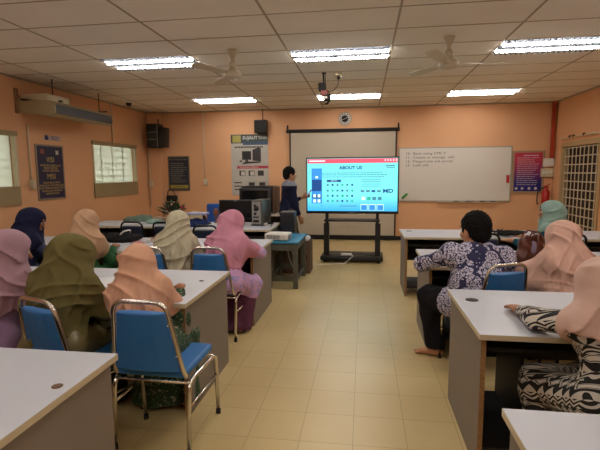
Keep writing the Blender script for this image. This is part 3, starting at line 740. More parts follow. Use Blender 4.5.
# blue office chair
t = thing('office_chair', 'blue rounded office chair standing beyond the computer desk', 'chair', (-2.52, 7.6, 0), .1)
ob = mat('office_blue', '#1f4f9e', .7)
c = MB().rbox(-.25, .25, -.05, .03, .5, 1.0, .12, seg=6); c.build('backrest', ob, t)
MB().rbox(-.25, .25, .02, .48, .42, .5, .04, seg=4).build('seat', ob, t)
MB().cyl((0, .22, .1), (0, .22, .42), .025).rbox(-.02, .02, -.07, -.05, .42, .96, .008).build('column', M['black'], t)
for i in range(5):
    a = 2*PI*i/5; MB().cyl((0, .22, .12), (.27*math.cos(a), .22+.27*math.sin(a), .06), .018).ball((.27*math.cos(a), .22+.27*math.sin(a), .03), .03).build('leg', M['black'], t)

# ------------------------------------------------------------ chairs
t = thing('stool', 'low dark stool under the person in the pale peach-pink hijab', 'stool', (1.55, 3.46, 0))
MB().rbox(-.17, .17, -.17, .17, .42, .46, .015).build('seat', M['dark'], t)
for x in (-.14, .14):
    for y in (-.14, .14): MB().cyl((x*1.1, y*1.1, 0), (x, y, .42), .013, n=10).build('leg', M['dchrome'], t)
def make_chair(pad, tubem, label):
    t = thing('chair', label, 'chair', (0, 0, 0), 0, 'tubular padded chairs')
    c = MB().rbox(-.205, .205, -.19, .22, .425, .475, .022, seg=3); c.build('seat', pad, t)
    lean = Matrix.Translation((0, -.2, .45)) @ Matrix.Rotation(.17, 4, 'X')
    # tapered padded back
    vs = []; n = 7
    for i in range(n):
        u = i/(n-1); hw = .183-.05*u; z = .03+.34*u; th = .018+.008*math.sin(u*PI)
        for (x, y) in ((-hw, -.01), (-hw*.5, -.018-.006), (0, -.022-.006), (hw*.5, -.018-.006), (hw, -.01), (hw, th), (hw*.5, th+.008), (-hw*.5, th+.008), (-hw, th)): vs.append((x, y, z))
    fs = []
    for i in range(n-1):
        for j in range(9): fs.append((i*9+j, i*9+(j+1) % 9, (i+1)*9+(j+1) % 9, (i+1)*9+j))
    fs += [list(range(9)), [(n-1)*9+j for j in range(9)]]
    MB().add(vs, fs, 0, False, lean).build('backrest', pad, t, bevel=.006)
    hoop = rounded([(-.205, .03, -.04), (-.2, 0, .03), (-.146, 0, .43), (.146, 0, .43), (.2, 0, .03), (.205, .03, -.04)], .07, 7)
    c = MB().tube(hoop, .0125, 12, 0, lean)
    for sx in (-1, 1):
        for z in (.12, .3): c.cyl((sx*(.19-.04*z/.4), 0, z), (sx*(.15-.04*z/.4), 0, z), .006, n=8, M_=lean)
    c.build('back_frame', tubem, t)
    for sx in (-1, 1):
        x = sx*.22
        pts = rounded([(x, .235, 0), (x, .215, .41), (x, -.185, .41), (x, -.215, 0)], .07, 6)
        lg = MB().tube(pts, .0125, 12).build('leg', tubem, t)
        MB().cyl((x, .222, .27), (x, -.2, .27), .008, n=8).build('stretcher', tubem, t)
        for y in (.235, -.215): MB().cyl((x, y, 0), (x, y, .03), .0155, n=12).build('rubber_foot', M['blackm'], lg)
    for y in (.2, -.17): MB().cyl((-.22, y, .40), (.22, y, .40), .009, n=8).build('cross_bar', tubem, t)
    return t
blue0 = make_chair(M['blue'], M['chrome'], '')
navy0 = None
blue_list = [
 (-1.14, 2.36, -.03, 'blue padded chair with chrome frame, under the peach hijab woman'),
 (-1.63, 2.32, -.35, 'blue padded chair with chrome frame, under the olive hijab woman'),
 (-2.3, 2.36, .0, 'blue padded chair under the lavender hijab woman at the left edge'),
 (-1.36, 4.0, -.03, 'blue padded chair with chrome legs, under the pink hijab woman'),
 (-1.93, 3.96, .0, 'blue padded chair under the cream sage hijab woman'),
 (.92, 3.50, .35, 'blue padded chair with pale frame behind the man in the floral shirt'),
 (1.12, 1.98, .1, 'blue padded chair under the woman in the black and white dress'),
]
for i, (x, y, r, lab) in enumerate(blue_list):
    if i == 0: blue0.location = (x, y, 0); blue0.rotation_euler[2] = r; blue0['label'] = lab
    else: dup(blue0, (x, y, 0), r, lab)
grey0 = make_chair(M['greyv'], M['dchrome'], 'grey chair with dark frame under the beige hijab woman')
grey0.location = (-2.76, 3.93, 0)
dup(grey0, (-3.44, 3.9, 0), 0, 'grey chair with dark frame under the navy hijab woman')
navy0 = make_chair(M['navyv'], M['dchrome'], 'dark navy chair by the papers desk near the left wall')
navy0.location = (-3.17, 5.95, 0)
for x, y, r, lab in ((-2.7, 5.95, .0, 'dark navy chair beside the flower arrangement, partly behind the cream hijab woman'),
                     (-1.99, 5.62, .0, 'dark navy chair between the cream and pink hijab women, at the computer desk'),
                     (1.27, 5.15, .0, 'dark chair in the back right row just behind the man\'s head'),
                     (2.1, 5.15, .1, 'dark chair under the teal hijab woman')):
    dup(navy0, (x, y, 0), r, lab)
# ------------------------------------------------------------ people : smooth-union distance fields turned into one surface
def nv(v): v = np.array(v, float); return v/np.linalg.norm(v)
class Field:
    def __init__(s, lo, hi, h):
        s.h = h; s.lo = np.array(lo, float); s.n = np.ceil((np.array(hi)-s.lo)/h).astype(int)+1
        s.ax = [(s.lo[i]+h*np.arange(s.n[i])).astype(np.float32) for i in range(3)]
        s.v = np.full(tuple(s.n), 1.0, np.float32)
    def sub(s, lo, hi):
        a = np.clip(((np.array(lo)-s.lo)/s.h).astype(int)-1, 0, s.n-1); b = np.clip(((np.array(hi)-s.lo)/s.h).astype(int)+2, 1, s.n)
        sl = tuple(slice(a[i], b[i]) for i in range(3))
        return sl, np.meshgrid(*[s.ax[i][sl[i]] for i in range(3)], indexing='ij')
    def put(s, sl, d, k, op='u'):
        v = s.v[sl]
        if op == 'u':
            if k > 0: hh = np.maximum(k-np.abs(v-d), 0)/k; s.v[sl] = np.minimum(v, d)-hh*hh*k*.25
            else: s.v[sl] = np.minimum(v, d)
        else:
            d = -d; hh = np.maximum(k-np.abs(v-d), 0)/k; s.v[sl] = np.maximum(v, d)+hh*hh*k*.25
    def seg(s, a, b, ra, rb=None, k=.03, flat=None, op='u'):
        a, b = np.array(a, float), np.array(b, float); rb = ra if rb is None else rb
        m = max(ra, rb)+k+3*s.h; sl, (X, Y_, Z) = s.sub(np.minimum(a, b)-m, np.maximum(a, b)+m)
        d = b-a; L2 = max(d@d, 1e-9); px, py, pz = X-a[0], Y_-a[1], Z-a[2]
        t = np.clip((px*d[0]+py*d[1]+pz*d[2])/L2, 0, 1)
        s.put(sl, np.sqrt((px-t*d[0])**2+(py-t*d[1])**2+(pz-t*d[2])**2)-(ra+(rb-ra)*t), k, op)
    def ell(s, c, r, fr=None, k=.03, op='u'):
        c = np.array(c, float); r = np.array(r, float); m = max(r)+k+3*s.h
        sl, (X, Y_, Z) = s.sub(c-m, c+m); X, Y_, Z = X-c[0], Y_-c[1], Z-c[2]
        if fr is not None: X, Y_, Z = [X*f[0]+Y_*f[1]+Z*f[2] for f in fr]
        k0 = np.sqrt((X/r[0])**2+(Y_/r[1])**2+(Z/r[2])**2)+1e-6
        k1 = np.sqrt((X/r[0]**2)**2+(Y_/r[1]**2)**2+(Z/r[2]**2)**2)+1e-6
        s.put(sl, k0*(k0-1)/k1, k, op)
    def grid(s): return np.meshgrid(*s.ax, indexing='ij')
    def keep(s, d, k=.01):           # intersect with d<0
        v = s.v; hh = np.maximum(k-np.abs(v-d), 0)/k; s.v = (np.maximum(v, d)+hh*hh*k*.25).astype(np.float32)
    def mesh(s, name, mats, parent, pick=None):
        v = s.v; v[0], v[-1] = 1, 1; v[:, 0], v[:, -1] = 1, 1; v[:, :, 0], v[:, :, -1] = 1, 1
        C = {(i, j, k): v[i:v.shape[0]-1+i, j:v.shape[1]-1+j, k:v.shape[2]-1+k] for i in (0, 1) for j in (0, 1) for k in (0, 1)}
        neg = sum((c < 0).astype(np.int8) for c in C.values()); act = (neg > 0) & (neg < 8)
        idx = np.argwhere(act); cv = {q: c[act] for q, c in C.items()}
        acc = np.zeros((len(idx), 3)); cnt = np.zeros(len(idx))
        for q in C:
            for a in range(3):
                if q[a] == 0:
                    q2 = list(q); q2[a] = 1; q2 = tuple(q2); d0, d1 = cv[q], cv[q2]; ms = (d0 < 0) != (d1 < 0)
                    t = d0[ms]/(d0[ms]-d1[ms]); p = np.tile(np.array(q, float), (ms.sum(), 1)); p[:, a] = t
                    acc[ms] += p; cnt[ms] += 1
        P = (idx+acc/cnt[:, None])*s.h+s.lo
        num = np.full(act.shape, -1, np.int64); num[act] = np.arange(len(idx)); F_ = []
        for a in range(3):
            b, c = (a+1) % 3, (a+2) % 3
            s0 = [slice(1, -1)]*3; s0[a] = slice(0, -1); s1 = [slice(1, -1)]*3; s1[a] = slice(1, None)
            A = v[tuple(s0)] < 0; B = v[tuple(s1)] < 0
            for flip in (0, 1):
                e = np.argwhere((A & ~B) if not flip else (~A & B))
                e = e+np.array([0 if i == a else 1 for i in range(3)])
                def g(db, dc):
                    w = e.copy(); w[:, b] -= db; w[:, c] -= dc; return num[w[:, 0], w[:, 1], w[:, 2]]
                qd = np.stack([g(1, 1), g(0, 1), g(0, 0), g(1, 0)], 1)
                F_.append(qd[:, ::-1] if flip else qd)
        F_ = np.concatenate(F_)
        # light smoothing
        for _ in range(1):
            S_ = np.zeros_like(P); n_ = np.zeros(len(P))
            for i in range(4):
                a_, b_ = F_[:, i], F_[:, (i+1) % 4]
                np.add.at(S_, a_, P[b_]); np.add.at(n_, a_, 1); np.add.at(S_, b_, P[a_]); np.add.at(n_, b_, 1)
            P = P*.5+S_/np.maximum(n_, 1)[:, None]*.5
        me = bpy.data.meshes.new(name); me.from_pydata(P.tolist(), [], F_.tolist())
        if not isinstance(mats, (list, tuple)): mats = [mats]
        for m in mats: me.materials.append(m)
        me.polygons.foreach_set('use_smooth', [True]*len(F_))
        if pick is not None:
            ctr = P[F_].mean(1); me.polygons.foreach_set('material_index', pick(ctr).astype(int).tolist())
        o = bpy.data.objects.new(name, me); COL.objects.link(o); o.parent = parent
        return o

def ik(a, b, l1, l2, hint):
    a, b = np.array(a, float), np.array(b, float); d = b-a; L = np.linalg.norm(d)
    if L > (l1+l2)*.995: b = a+d/L*(l1+l2)*.995; d = b-a; L = np.linalg.norm(d)
    L = max(L, abs(l1-l2)+.02); x = (l1*l1-l2*l2+L*L)/(2*L); y = math.sqrt(max(l1*l1-x*x, 1e-6)); d = d/np.linalg.norm(d)
    h = np.array(hint, float); h = h-d*(h@d); h = nv(h); return a+d*x+h*y, b

def hand(Fd, w, d, n, side, sc=1.0, curl=.5):
    """w wrist, d direction of the fingers, n palm normal (towards the inner side), side +1 right / -1 left"""
    d = nv(d); n = np.array(n, float); n = nv(n-d*(n@d)); x = np.cross(d, n)*side     # x towards the thumb
    w = np.array(w, float); k = .006
    Fd.seg(w-d*.02, w+d*.03*sc, .024*sc, .026*sc, .02)
    for i, o in enumerate((-.026, -.009, .008, .024)):
        Fd.seg(w+d*.02*sc+x*o*.6*sc, w+d*.085*sc+x*o*sc, .014*sc, .0125*sc, .014)
    L = (.062, .078, .084, .074)
    for i, o in enumerate((-.030, -.010, .010, .029)):
        p = w+(d*.088+x*o)*sc; dd = d; r = .0098*sc
        for j, fr in enumerate((.45, .3, .25)):
            c_ = curl*(.55+.3*j); dd = nv(dd*math.cos(c_)+n*math.sin(c_)); nn = nv(n*math.cos(c_)-d*math.sin(c_))
            p2 = p+dd*L[i]*fr*sc; Fd.seg(p, p2, r, r*.93, k); p = p2; r *= .93
    p = w+(d*.03+x*.022)*sc; q = p+(x*.035+d*.028+n*.012)*sc; Fd.seg(p, q, .015*sc, .012*sc, .012)
    Fd.seg(q, q+(d*.034+x*.006+n*.016)*sc, .0115*sc, .0095*sc, k)

def person(name, label, loc, rz, sex='f', s=1.0, wide=1.0, lean=.25, side=0., twist=0., head=(0, .3), hands=None, stand=False,
           skinm=None, top=None, skirt=None, hijab=None, hem=(.30, .24, .32), hairm=None, feet=None, knees=None, h=.009, hk=None, seed=0,
           pick=None, hij_arm=(.55, .55), barefoot=False, wrap=0, flare=0, shoem=None, belly=0, hsc=1.0, hood=1.0, yoke=None, tail=0, fold=1.0, legw=1.0):
    """local frame: +Y is where the person faces, origin on the floor under the pelvis"""
    R_ = thing(name, label, 'person', loc, rz); rng = random.Random(seed)
    pz = .93*s if stand else .45+.085
    pel = np.array([0, 0, pz]); up = nv([math.sin(side), math.sin(lean), math.cos(lean)])
    nb = pel+up*(.475 if stand else .43)*s; cw, sw_ = math.cos(twist), math.sin(twist)
    rt = nv(np.array([cw, sw_, 0])-up*(np.array([cw, sw_, 0])@up)); fw = np.cross(up, rt)
    shw = (.132 if sex == 'f' else .165)*s*wide
    shR, shL = nb-up*.05*s+rt*shw, nb-up*.05*s-rt*shw
    hy, hp = head[0], head[1]
    hf = np.array([-math.sin(hy)*math.cos(hp), math.cos(hy)*math.cos(hp), -math.sin(hp)])
    hr = nv(np.cross(hf, [0, 0, 1])); hu = np.cross(hr, hf); fr = (hr, hf, hu)
    hs = (.45+.55*s)*hsc
    hc = nb+nv(up+hu*1.2+hf*.25)*.155*s
    H_ = lambda x, y, z: hc+(hr*x+hf*y+hu*z)*hs
    l1, l2 = .285*s, .245*s
    hands = hands or [(.2, .42, .76), (-.2, .42, .76)]
    arms = []
    for i, (sh, sx) in enumerate(((shR, 1), (shL, -1))):
        hint = (sx*.35, -.3, -.9) if hk is None else hk[i]
        el, wr = ik(sh, hands[i], l1, l2, hint); arms.append((sh, el, wr, sx))
    hips = [pel+np.array([sx*.09*s, 0, -.01]) for sx in (1, -1)]
    if stand: feet = feet or [(.1, .02, .08), (-.1, -.02, .08)]; knh = [(.1, 1, 0), (-.1, 1, 0)]
    else: feet = feet or [(.13, .36, .08), (-.13, .33, .08)]; knh = [(.1, 1, 1.2), (-.1, 1, 1.2)]
    if knees: knh = knees
    legs = []
    for i, hp_ in enumerate(hips):
        kn, an = ik(hp_, feet[i], .42*s, .43*s, knh[i]); legs.append((hp_, kn, an))
    pts = [pel, nb, hc]+[p for a in arms for p in a[1:3]]+[p for l in legs for p in l]
    lo = np.min(pts, 0)-.27*max(1, wide); hi = np.max(pts, 0)+.27*max(1, wide); lo[2] = max(lo[2], -.01)
    sk = skinm or M['skin']
    def torso(Fd, e=0.):
        k = .06
        Fd.ell(pel+up*.02, np.array([.165*wide, .12*wide, .115])*s+e, (rt, fw, up), k)
        Fd.ell(pel+up*.16*s, np.array([.125*wide+belly, .10*wide+belly, .13])*s+e, (rt, fw, up), k)
        Fd.ell(pel+up*.31*s, np.array([.145*wide, .108*wide, .16])*s+e, (rt, fw, up), k)
        Fd.seg(shR, shL, .058*s+e, None, k); Fd.seg(nb-up*.06*s, nb+up*.02, .075*s+e, .055*s+e, .05)
        if sex == 'f':
            for sx in (1, -1): Fd.ell(pel+up*.30*s+rt*.07*s*sx+fw*.09*s, np.array([.06, .05, .06])*s+e, None, .04)
        for sh, el, wr, sx in arms: Fd.ell(sh, np.array([.062]*3)*s+e, None, .04)
    # --- body: one continuous surface
    B = Field(lo, hi, h); torso(B)
    B.seg(nb-up*.03, H_(0, -.015, -.06), .056*s, .05*s, .03)
    B.ell(H_(0, -.014, .028), np.array([.077, .095, .092])*hs, fr, .02); B.ell(H_(0, .02, -.035), np.array([.06, .07, .083])*hs, fr, .03)
    B.ell(H_(0, .062, -.095), np.array([.024, .022, .018])*hs, fr, .025)
    B.seg(H_(-.03, .078, .03), H_(.03, .078, .03), .012*s, None, .02)
    B.seg(H_(0, .09, .012), H_(0, .112, -.022), .008*s, .0125*s, .014); B.ell(H_(0, .088, -.056), np.array([.024, .012, .011])*hs, fr, .01)
    for sx in (1, -1):
        B.ell(H_(sx*.031, .1, .01), np.array([.016, .014, .011])*hs, fr, .012, 'd')
        B.ell(H_(sx*.045, .062, -.025), np.array([.022, .02, .022])*hs, fr, .02)
        B.ell(H_(sx*.079, -.008, -.01), np.array([.011, .02, .032])*hs, fr, .008)
    dirs = []
    for i, (sh, el, wr, sx) in enumerate(arms):
        B.seg(sh, el, .047*s, .037*s, .03); B.seg(el, wr, .037*s, .025*s, .02)
        d_ = nv(wr-el); 
        if not stand and abs(wr[2]-.78) < .06: d_ = nv([d_[0], d_[1], -.05]); n_ = (0, 0, -1)
        else: n_ = (-sx, 0, 0) if stand else (0, 0, -1)
        hand(B, wr, d_, n_, sx, s*.97, .35 if not stand else .5); dirs.append(d_)
    for i, (a, kn, an) in enumerate(legs):
        B.seg(a, kn, .085*s*wide**.5, .058*s, .04); B.seg(kn, an, .056*s, .038*s, .03); B.seg((kn*.7+an*.3)+np.array([0, -.02, 0]), kn*.45+an*.55, .052*s, .035*s, .04)
        fd = nv([an[0]*.6, 1, 0]) if not (barefoot and i == 1) else nv([-.9, .55, 0])
        B.seg(an+[0, 0, -.02], an-fd*.035+[0, 0, -.045], .034, .032, .03); B.seg(an+fd*.02+[0, 0, -.035], an+fd*.13+[0, 0, -.055], .034, .024, .03)
        if barefoot:
            sdv = np.cross(fd, [0, 0, 1])
            for j in range(5): B.seg(an+fd*.14+sdv*(.026-.013*j)+[0, 0, -.062], an+fd*(.178-.006*j)+sdv*(.028-.014*j)+[0, 0, -.066], .0105, .0085, .006)
        legs[i] = (a, kn, an, fd)
    B.mesh('body', sk, R_)
    # --- face details
    for sx in (1, -1):
        c = H_(sx*.031, .083, .009); ey = MB().ball(c, .0125*s).build('eye', M['eyew'], R_)
        MB().ball(c+hf*.0085*s, .0062*s).build('iris', M['black'], ey)
        c = H_(sx*.031, .094, .034); MB().tube([H_(sx*.014, .097, .031), c, H_(sx*.048, .082, .033)], .0032, 6).build('eyebrow', M['hair'], R_)
    MB().ball((0, 0, 0), (.02*s, .006, .0065), M_=Matrix.Translation(tuple(H_(0, .098, -.057))) @ Matrix(((hr[0], hf[0], hu[0], 0), (hr[1], hf[1], hu[1], 0), (hr[2], hf[2], hu[2], 0), (0, 0, 0, 1)))).build('mouth', M['lip'], R_)
    # --- garment for the upper body
    def folds(Fd, amp, dens=1.0):
        X, Y_, Z = Fd.grid(); p = seed*1.7
        w = np.sin(X*31*dens+3*np.sin(Z*9+p))*np.sin(Z*17*dens+2.4*np.sin(X*11+Y_*8+p)+p)
        w += .6*np.sin((X+Z*.8+Y_*.6)*46*dens+2*np.sin(Y_*14+p))
        Fd.v += (amp*w*(np.abs(Fd.v) < .05)).astype(np.float32)
    e = .016 if sex == 'f' else .02
    G = Field(lo, hi, h); torso(G, e)
    for i, (sh, el, wr, sx) in enumerate(arms):
        cuff = .035 if not stand else .03
        G.seg(sh, el, .058*s*wide**.4+e*.6, .05*s+e*.5, .04); G.seg(el, el+(wr-el)*.80, .05*s+e*.5, cuff*s+.004, .03)
    if skirt is None or stand or sex == 'm':
        if stand: G.seg(pel-[0, 0, .02], pel+up*.1, .15*s, .14*s, .05)
        else: G.seg(legs[0][0], legs[0][0]*.6+legs[0][1]*.4, .11*s*wide, .1*s*wide, .05); G.seg(legs[1][0], legs[1][0]*.6+legs[1][1]*.4, .11*s*wide, .1*s*wide, .05)
    else:
        for a, kn, an, fd in legs: G.seg(a, kn+[0, .01, 0], .118*s, .1*s, .07); G.seg(kn, kn*.75+an*.25, .1*s, .1*s, .06)
    if stand: G.keep(pz-.10*s-G.grid()[2], .01)
    for sx in (1, -1): G.ell(H_(0, 0, -.02), np.array([.085, .1, .13])*hs, fr, .01, 'd')
    folds(G, .005); o = G.mesh('shirt' if sex == 'm' else 'blouse', top if yoke is None else [top, yoke], R_, None if yoke is None else (lambda c: ((c-nb)@up > -.03)))
    # --- trousers or skirt
    G = Field(lo, hi, h)
    if sex == 'm':
        G.seg(hips[0], hips[1], .105*s, None, .04)
        for a, kn, an, fd in legs: G.seg(a, kn, .1*s*wide**.5*legw, .078*s*legw, .04); G.seg(kn, kn*.07+an*.93, .082*s*legw, .068*s*legw, .03); G.seg((kn*.7+an*.3)+np.array([0, -.02, 0]), kn*.45+an*.55, .074*s, .06*s, .04)
        if stand: G.seg(pel, pel+[0, 0, .05], .12*s, None, .04)
        G.keep(.075-G.grid()[2], .008); folds(G, .0035)
        G.mesh('trousers', skirt, R_)
    else:
        for a, kn, an, fd in legs:
            G.seg(a, kn, .1*s, .08*s, .09); G.seg(kn, an+[0, .0, -.03], .08*s, .09*s+flare, .1)
        G.seg((legs[0][1]+legs[1][1])/2, (legs[0][2]+legs[1][2])/2-[0, 0, .03], .08, .11+flare, .1)
        G.seg(legs[0][0], legs[1][0], .115*s, None, .06)
        X, Y_, Z = G.grid(); G.v += (.009*np.sin(X*48+2*np.sin(Z*6+seed))*np.clip((.45-Z)/.4, 0, 1)).astype(np.float32)
        G.keep(.035+.01*np.sin(X*20)-Z, .008); folds(G, .003)
        G.mesh('skirt', skirt, R_)
    if not barefoot:
        for a, kn, an, fd in legs:
            MB().tube([an-fd*.045+[0, 0, -.058], an+fd*.0+[0, 0, -.055], an+fd*.08+[0, 0, -.056], an+fd*.15+[0, 0, -.06]], [.034, .040, .042, .026], 12).build('shoe', shoem or M['blackm'], R_)
    # --- hijab
    if hijab is not None:
        J = Field(lo, hi, h*.8); k = .05
        J.ell(H_(0, -.018, .022), np.array([.098*hood, .118*hood, .112])*hs, fr, .03); J.ell(H_(0, -.004, -.055), np.array([.092*hood, .104*hood, .09])*hs, fr, .04)
        J.seg(H_(0, -.03, -.03), nb+up*.03-fw*.01, .090*s*hood, .118*s*hood, .07)
        J.ell(H_(0, -.085, -.02), np.array([.06, .05, .06])*hs*hood, fr, .06)
        J.ell(nb-up*.10*s, np.array([.15*wide, .12, .17])*s+.022, (rt, fw, up), k)
        J.seg(shR-up*.012, shL-up*.012, .062*s+.012, None, .07); J.seg(nb+up*.03, shR-up*.01, .085*s, .066*s, .08); J.seg(nb+up*.03, shL-up*.01, .085*s, .066*s, .08)
        for i, (sh, el, wr, sx) in enumerate(arms):
            q = hij_arm[i]
            if q > 0: J.seg(sh, sh+(el-sh)*q, .068*s, .072*s, .05)
        J.ell(pel+up*.28*s, np.array([.145*wide, .13*wide, .2])*s+.014, (rt, fw, up), .06)
        if tail:                                       # loose end hanging over one shoulder
            sg = 1 if tail > 0 else -1; sh = shR if sg > 0 else shL
            J.seg(sh+fw*.02, sh+rt*sg*.10+fw*.10-up*.15, .06, .03, .06); J.seg(nb-up*.03, sh+rt*sg*.10+fw*.10-up*.15, .08, .03, .08); J.seg(sh+rt*sg*.09+fw*.09-up*.14, pel+up*.1+rt*sg*.13, .03, .06, .08)
        keepv = J.v; J.v = np.full_like(J.v, 1.0); torso(J, e+.010); T_ = J.v; J.v = keepv; X, Y_, Z = J.grid(); J.v = np.where(Z < hc[2]-.08, np.minimum(J.v, T_), J.v); dx, dy, dz = X-nb[0], Y_-nb[1], Z-nb[2]
        a_ = dx*rt[0]+dy*rt[1]+dz*rt[2]; b_ = dx*fw[0]+dy*fw[1]+dz*fw[2]; c_ = dx*up[0]+dy*up[1]+dz*up[2]
        th = np.arctan2(a_, b_); cs = np.cos(th)
        hm = -(hem[0]*np.clip(cs, 0, 1)**1.5+hem[2]*np.clip(-cs, 0, 1)**1.5+hem[1]*(1-np.abs(cs)**1.5))
        ph = seed*2.3; sgn = 1 if seed % 2 else -1
        wrp = .03*np.sin(9*X+ph)+.03*np.sin(8*Z+ph*1.3+5*X)+.02*np.sin(17*Z-6*X+ph)
        rid = lambda t, p_: (1-np.abs(np.sin(t)))**p_
        wl = np.clip((.02-c_)/.2, 0, 1)                 # hanging folds grow towards the hem
        hang = .019*rid(4*th+ph+14*wrp+4*c_, 1.5)+.010*rid(7.3*th+2*ph+20*wrp, 1.6)
        gs = np.clip((.27-c_)/.08, 0, 1)*np.clip((c_+.3)/.14, 0, 1)*np.clip((.035-b_)/.08, .15, 1)
        s1 = (.017+.006*np.sin(9*a_+ph))*rid((sgn*a_*(.7+.5*np.sin(3*c_*4+ph))+c_+wrp*1.3)*24+ph, 2.2)         # swathes from crown to opposite shoulder
        s2 = .015*rid((-sgn*a_*1.1+c_*.5-wrp*1.5)*26+ph*2, 2.4)*np.clip((.02-sgn*a_)/.08, 0, 1)
        J.v -= np.where(np.abs(J.v) < .07, hang*wl+(s1+s2)*gs*fold, 0).astype(np.float32)
        J.keep((hm+.016*np.sin(4*th+ph)+.008*np.sin(11*th)-c_).astype(np.float32), .012)
        J.ell(H_(0, .112, -.012), np.array([.062, .070, .083])*hs, fr, .012, 'd')
        J.mesh('hijab', hijab, R_)
    if hairm is not None:
        J = Field(hc-.19, hc+.19, .006)
        J.ell(H_(0, -.022, .036), np.array([.092, .106, .102])*hs, fr, .01); J.ell(H_(0, -.06, -.03), np.array([.07, .055, .06])*hs, fr, .03)
        J.ell(H_(0, .1, -.035), np.array([.075, .075, .088])*hs, fr, .015, 'd')
        for sx in (1, -1): J.ell(H_(sx*.09, .0, -.035), np.array([.03, .028, .045])*hs, fr, .01, 'd')
        X, Y_, Z = J.grid(); J.v += (.005*np.sin(X*140+3*np.sin(Z*40))*np.sin(Y_*120+Z*110)).astype(np.float32)
        J.mesh('hair', hairm, R_)
    return R_, dict(arms=arms, nb=nb, hc=hc, fr=fr, dirs=dirs, legs=legs, H=H_)

def cloth(n, c):
    m = mat(n, c, .9, noise=.05, nscale=14); N = m.node_tree.nodes; L = m.node_tree.links; b = N['Principled BSDF']; b.inputs['Specular IOR Level'].default_value = .2
    tc = N.new('ShaderNodeTexCoord'); w = N.new('ShaderNodeTexWave'); w.inputs['Scale'].default_value = 2.6; w.inputs['Distortion'].default_value = 7
    w.inputs['Detail'].default_value = 1.5; w.inputs['Detail Scale'].default_value = .9; w.bands_direction = 'X'; w.wave_profile = 'SIN'
    L.new(tc.outputs['Object'], w.inputs[0]); bp = N.new('ShaderNodeBump'); bp.inputs['Strength'].default_value = .5; bp.inputs['Distance'].default_value = .02
    L.new(w.outputs['Fac'], bp.inputs['Height']); L.new(bp.outputs[0], b.inputs['Normal']); return m
P_olive = cloth('olive_cloth', '#6a6138'); P_olive2 = mat('olive_satin', '#7d6f46', .42, noise=.12, nscale=8)
P_lav = cloth('lavender_cloth', '#a88590'); P_lav2 = cloth('lavender_blouse', '#9a7c9c')
P_peach = cloth('peach_cloth', '#cf9f82'); P_navy = cloth('navy_cloth', '#1b1d38')
P_beige = cloth('beige_cloth', '#bf9a7a'); P_cream = cloth('cream_cloth', '#bfb79b'); P_pink = cloth('pink_cloth', '#cf8fa4')
P_teal = cloth('teal_cloth', '#8ba79c'); P_ppink = cloth('pale_pink_cloth', '#d6ad9b'); P_ppink2 = cloth('rose_beige_cloth', '#d2b0a0')
P_green = batik_mat('green_print', '#27452c', '#a8a58c', 20, .25); P_blackc = cloth('black_cloth', '#17161a'); P_dgreen = cloth('green_cloth', '#2f5a36')
P_lilac = batik_mat('lilac_print', '#cfa3cd', '#8a94d0', 12, .35); P_batik = batik_mat('blue_batik', '#23244a', '#c9c4d6', 12, .68)
P_plum = cloth('plum_cloth', '#5e3548'); P_geo = geo_mat('geometric_print', '#191716', '#cfc7ba')
P_khaki = cloth('khaki_cloth', '#4a4234'); P_suit = cloth('navy_jacket', '#1c2036'); P_dteal = cloth('dark_teal', '#1f4a5c')
P_oliveprint = batik_mat('olive_print', '#3a4324', '#8f8a4c', 22, .3)

P_yoke = cloth('grey_yoke', '#858894')
def jacket():
    m, N, L, b = nodes_of('panelled_jacket', .7)
    tc = N.new('ShaderNodeTexCoord'); sp = N.new('ShaderNodeSeparateXYZ'); L.new(tc.outputs['Object'], sp.inputs[0])
    ax = mth(N, L, 'ABSOLUTE', sp.outputs[0])
    back = mth(N, L, 'LESS_THAN', sp.outputs[1], mth(N, L, 'SUBTRACT', .07, mth(N, L, 'MULTIPLY', ax, .3)))
    white = mth(N, L, 'MULTIPLY', back, mth(N, L, 'LESS_THAN', ax, .13))
    redp = mth(N, L, 'MULTIPLY', mth(N, L, 'LESS_THAN', mth(N, L, 'ABSOLUTE', mth(N, L, 'SUBTRACT', sp.outputs[1], .13)), .022), mth(N, L, 'GREATER_THAN', sp.outputs[2], .86))
    c = mixc(N, L, white, lin('#1c2346'), lin('#c9c9cc')); c = mixc(N, L, redp, c, lin('#c0303a')); L.new(c, b.inputs['Base Color']); return m
P_jacket = jacket()
N_ = .0085
person('person', 'person in a peach hijab and green print dress, seated on the middle blue chair', (-1.24, 2.30, 0), .12, s=.89, wide=.94, lean=.50, side=-.24, head=(.15, .5),
       top=P_green, skirt=P_green, hijab=P_peach, hem=(.24, .30, .36), seed=1, h=N_, hands=[(.10, .40, .79), (-.24, .40, .79)], hij_arm=(.5, .6), hood=1.06, fold=.7)
person('person', 'person in a large olive green hijab and satin blouse, seated with back to us', (-1.78, 2.26, 0), .0, s=.93, lean=.34, side=.0, head=(-.45, .5),
       top=P_olive2, skirt=P_blackc, hijab=P_olive, hem=(.34, .33, .38), seed=2, h=N_, hij_arm=(.8, .8), wide=1.08, hood=1.22)
person('person', 'person in a dusty lavender hijab at the left edge, seated with back to us', (-2.20, 2.28, 0), -.1, s=.95, lean=.22, side=.05, head=(-.7, .3),
       top=P_lav2, skirt=P_blackc, hijab=P_lav, hem=(.22, .22, .26), seed=3, h=N_, hood=1.05)
R1, I1 = person('person', 'person in a navy hijab in profile, wearing a white, red and navy jacket', (-3.36, 3.88, 0), -.75, s=.96, lean=.2, side=.0, head=(-.5, .4),
       top=P_jacket, skirt=P_blackc, hijab=P_navy, hem=(.14, .15, .2), seed=4, h=.010, hands=[(.05, .42, .86), (-.22, .38, .79)], skinm=M['skin'], hij_arm=(.1, .1), hood=1.08)
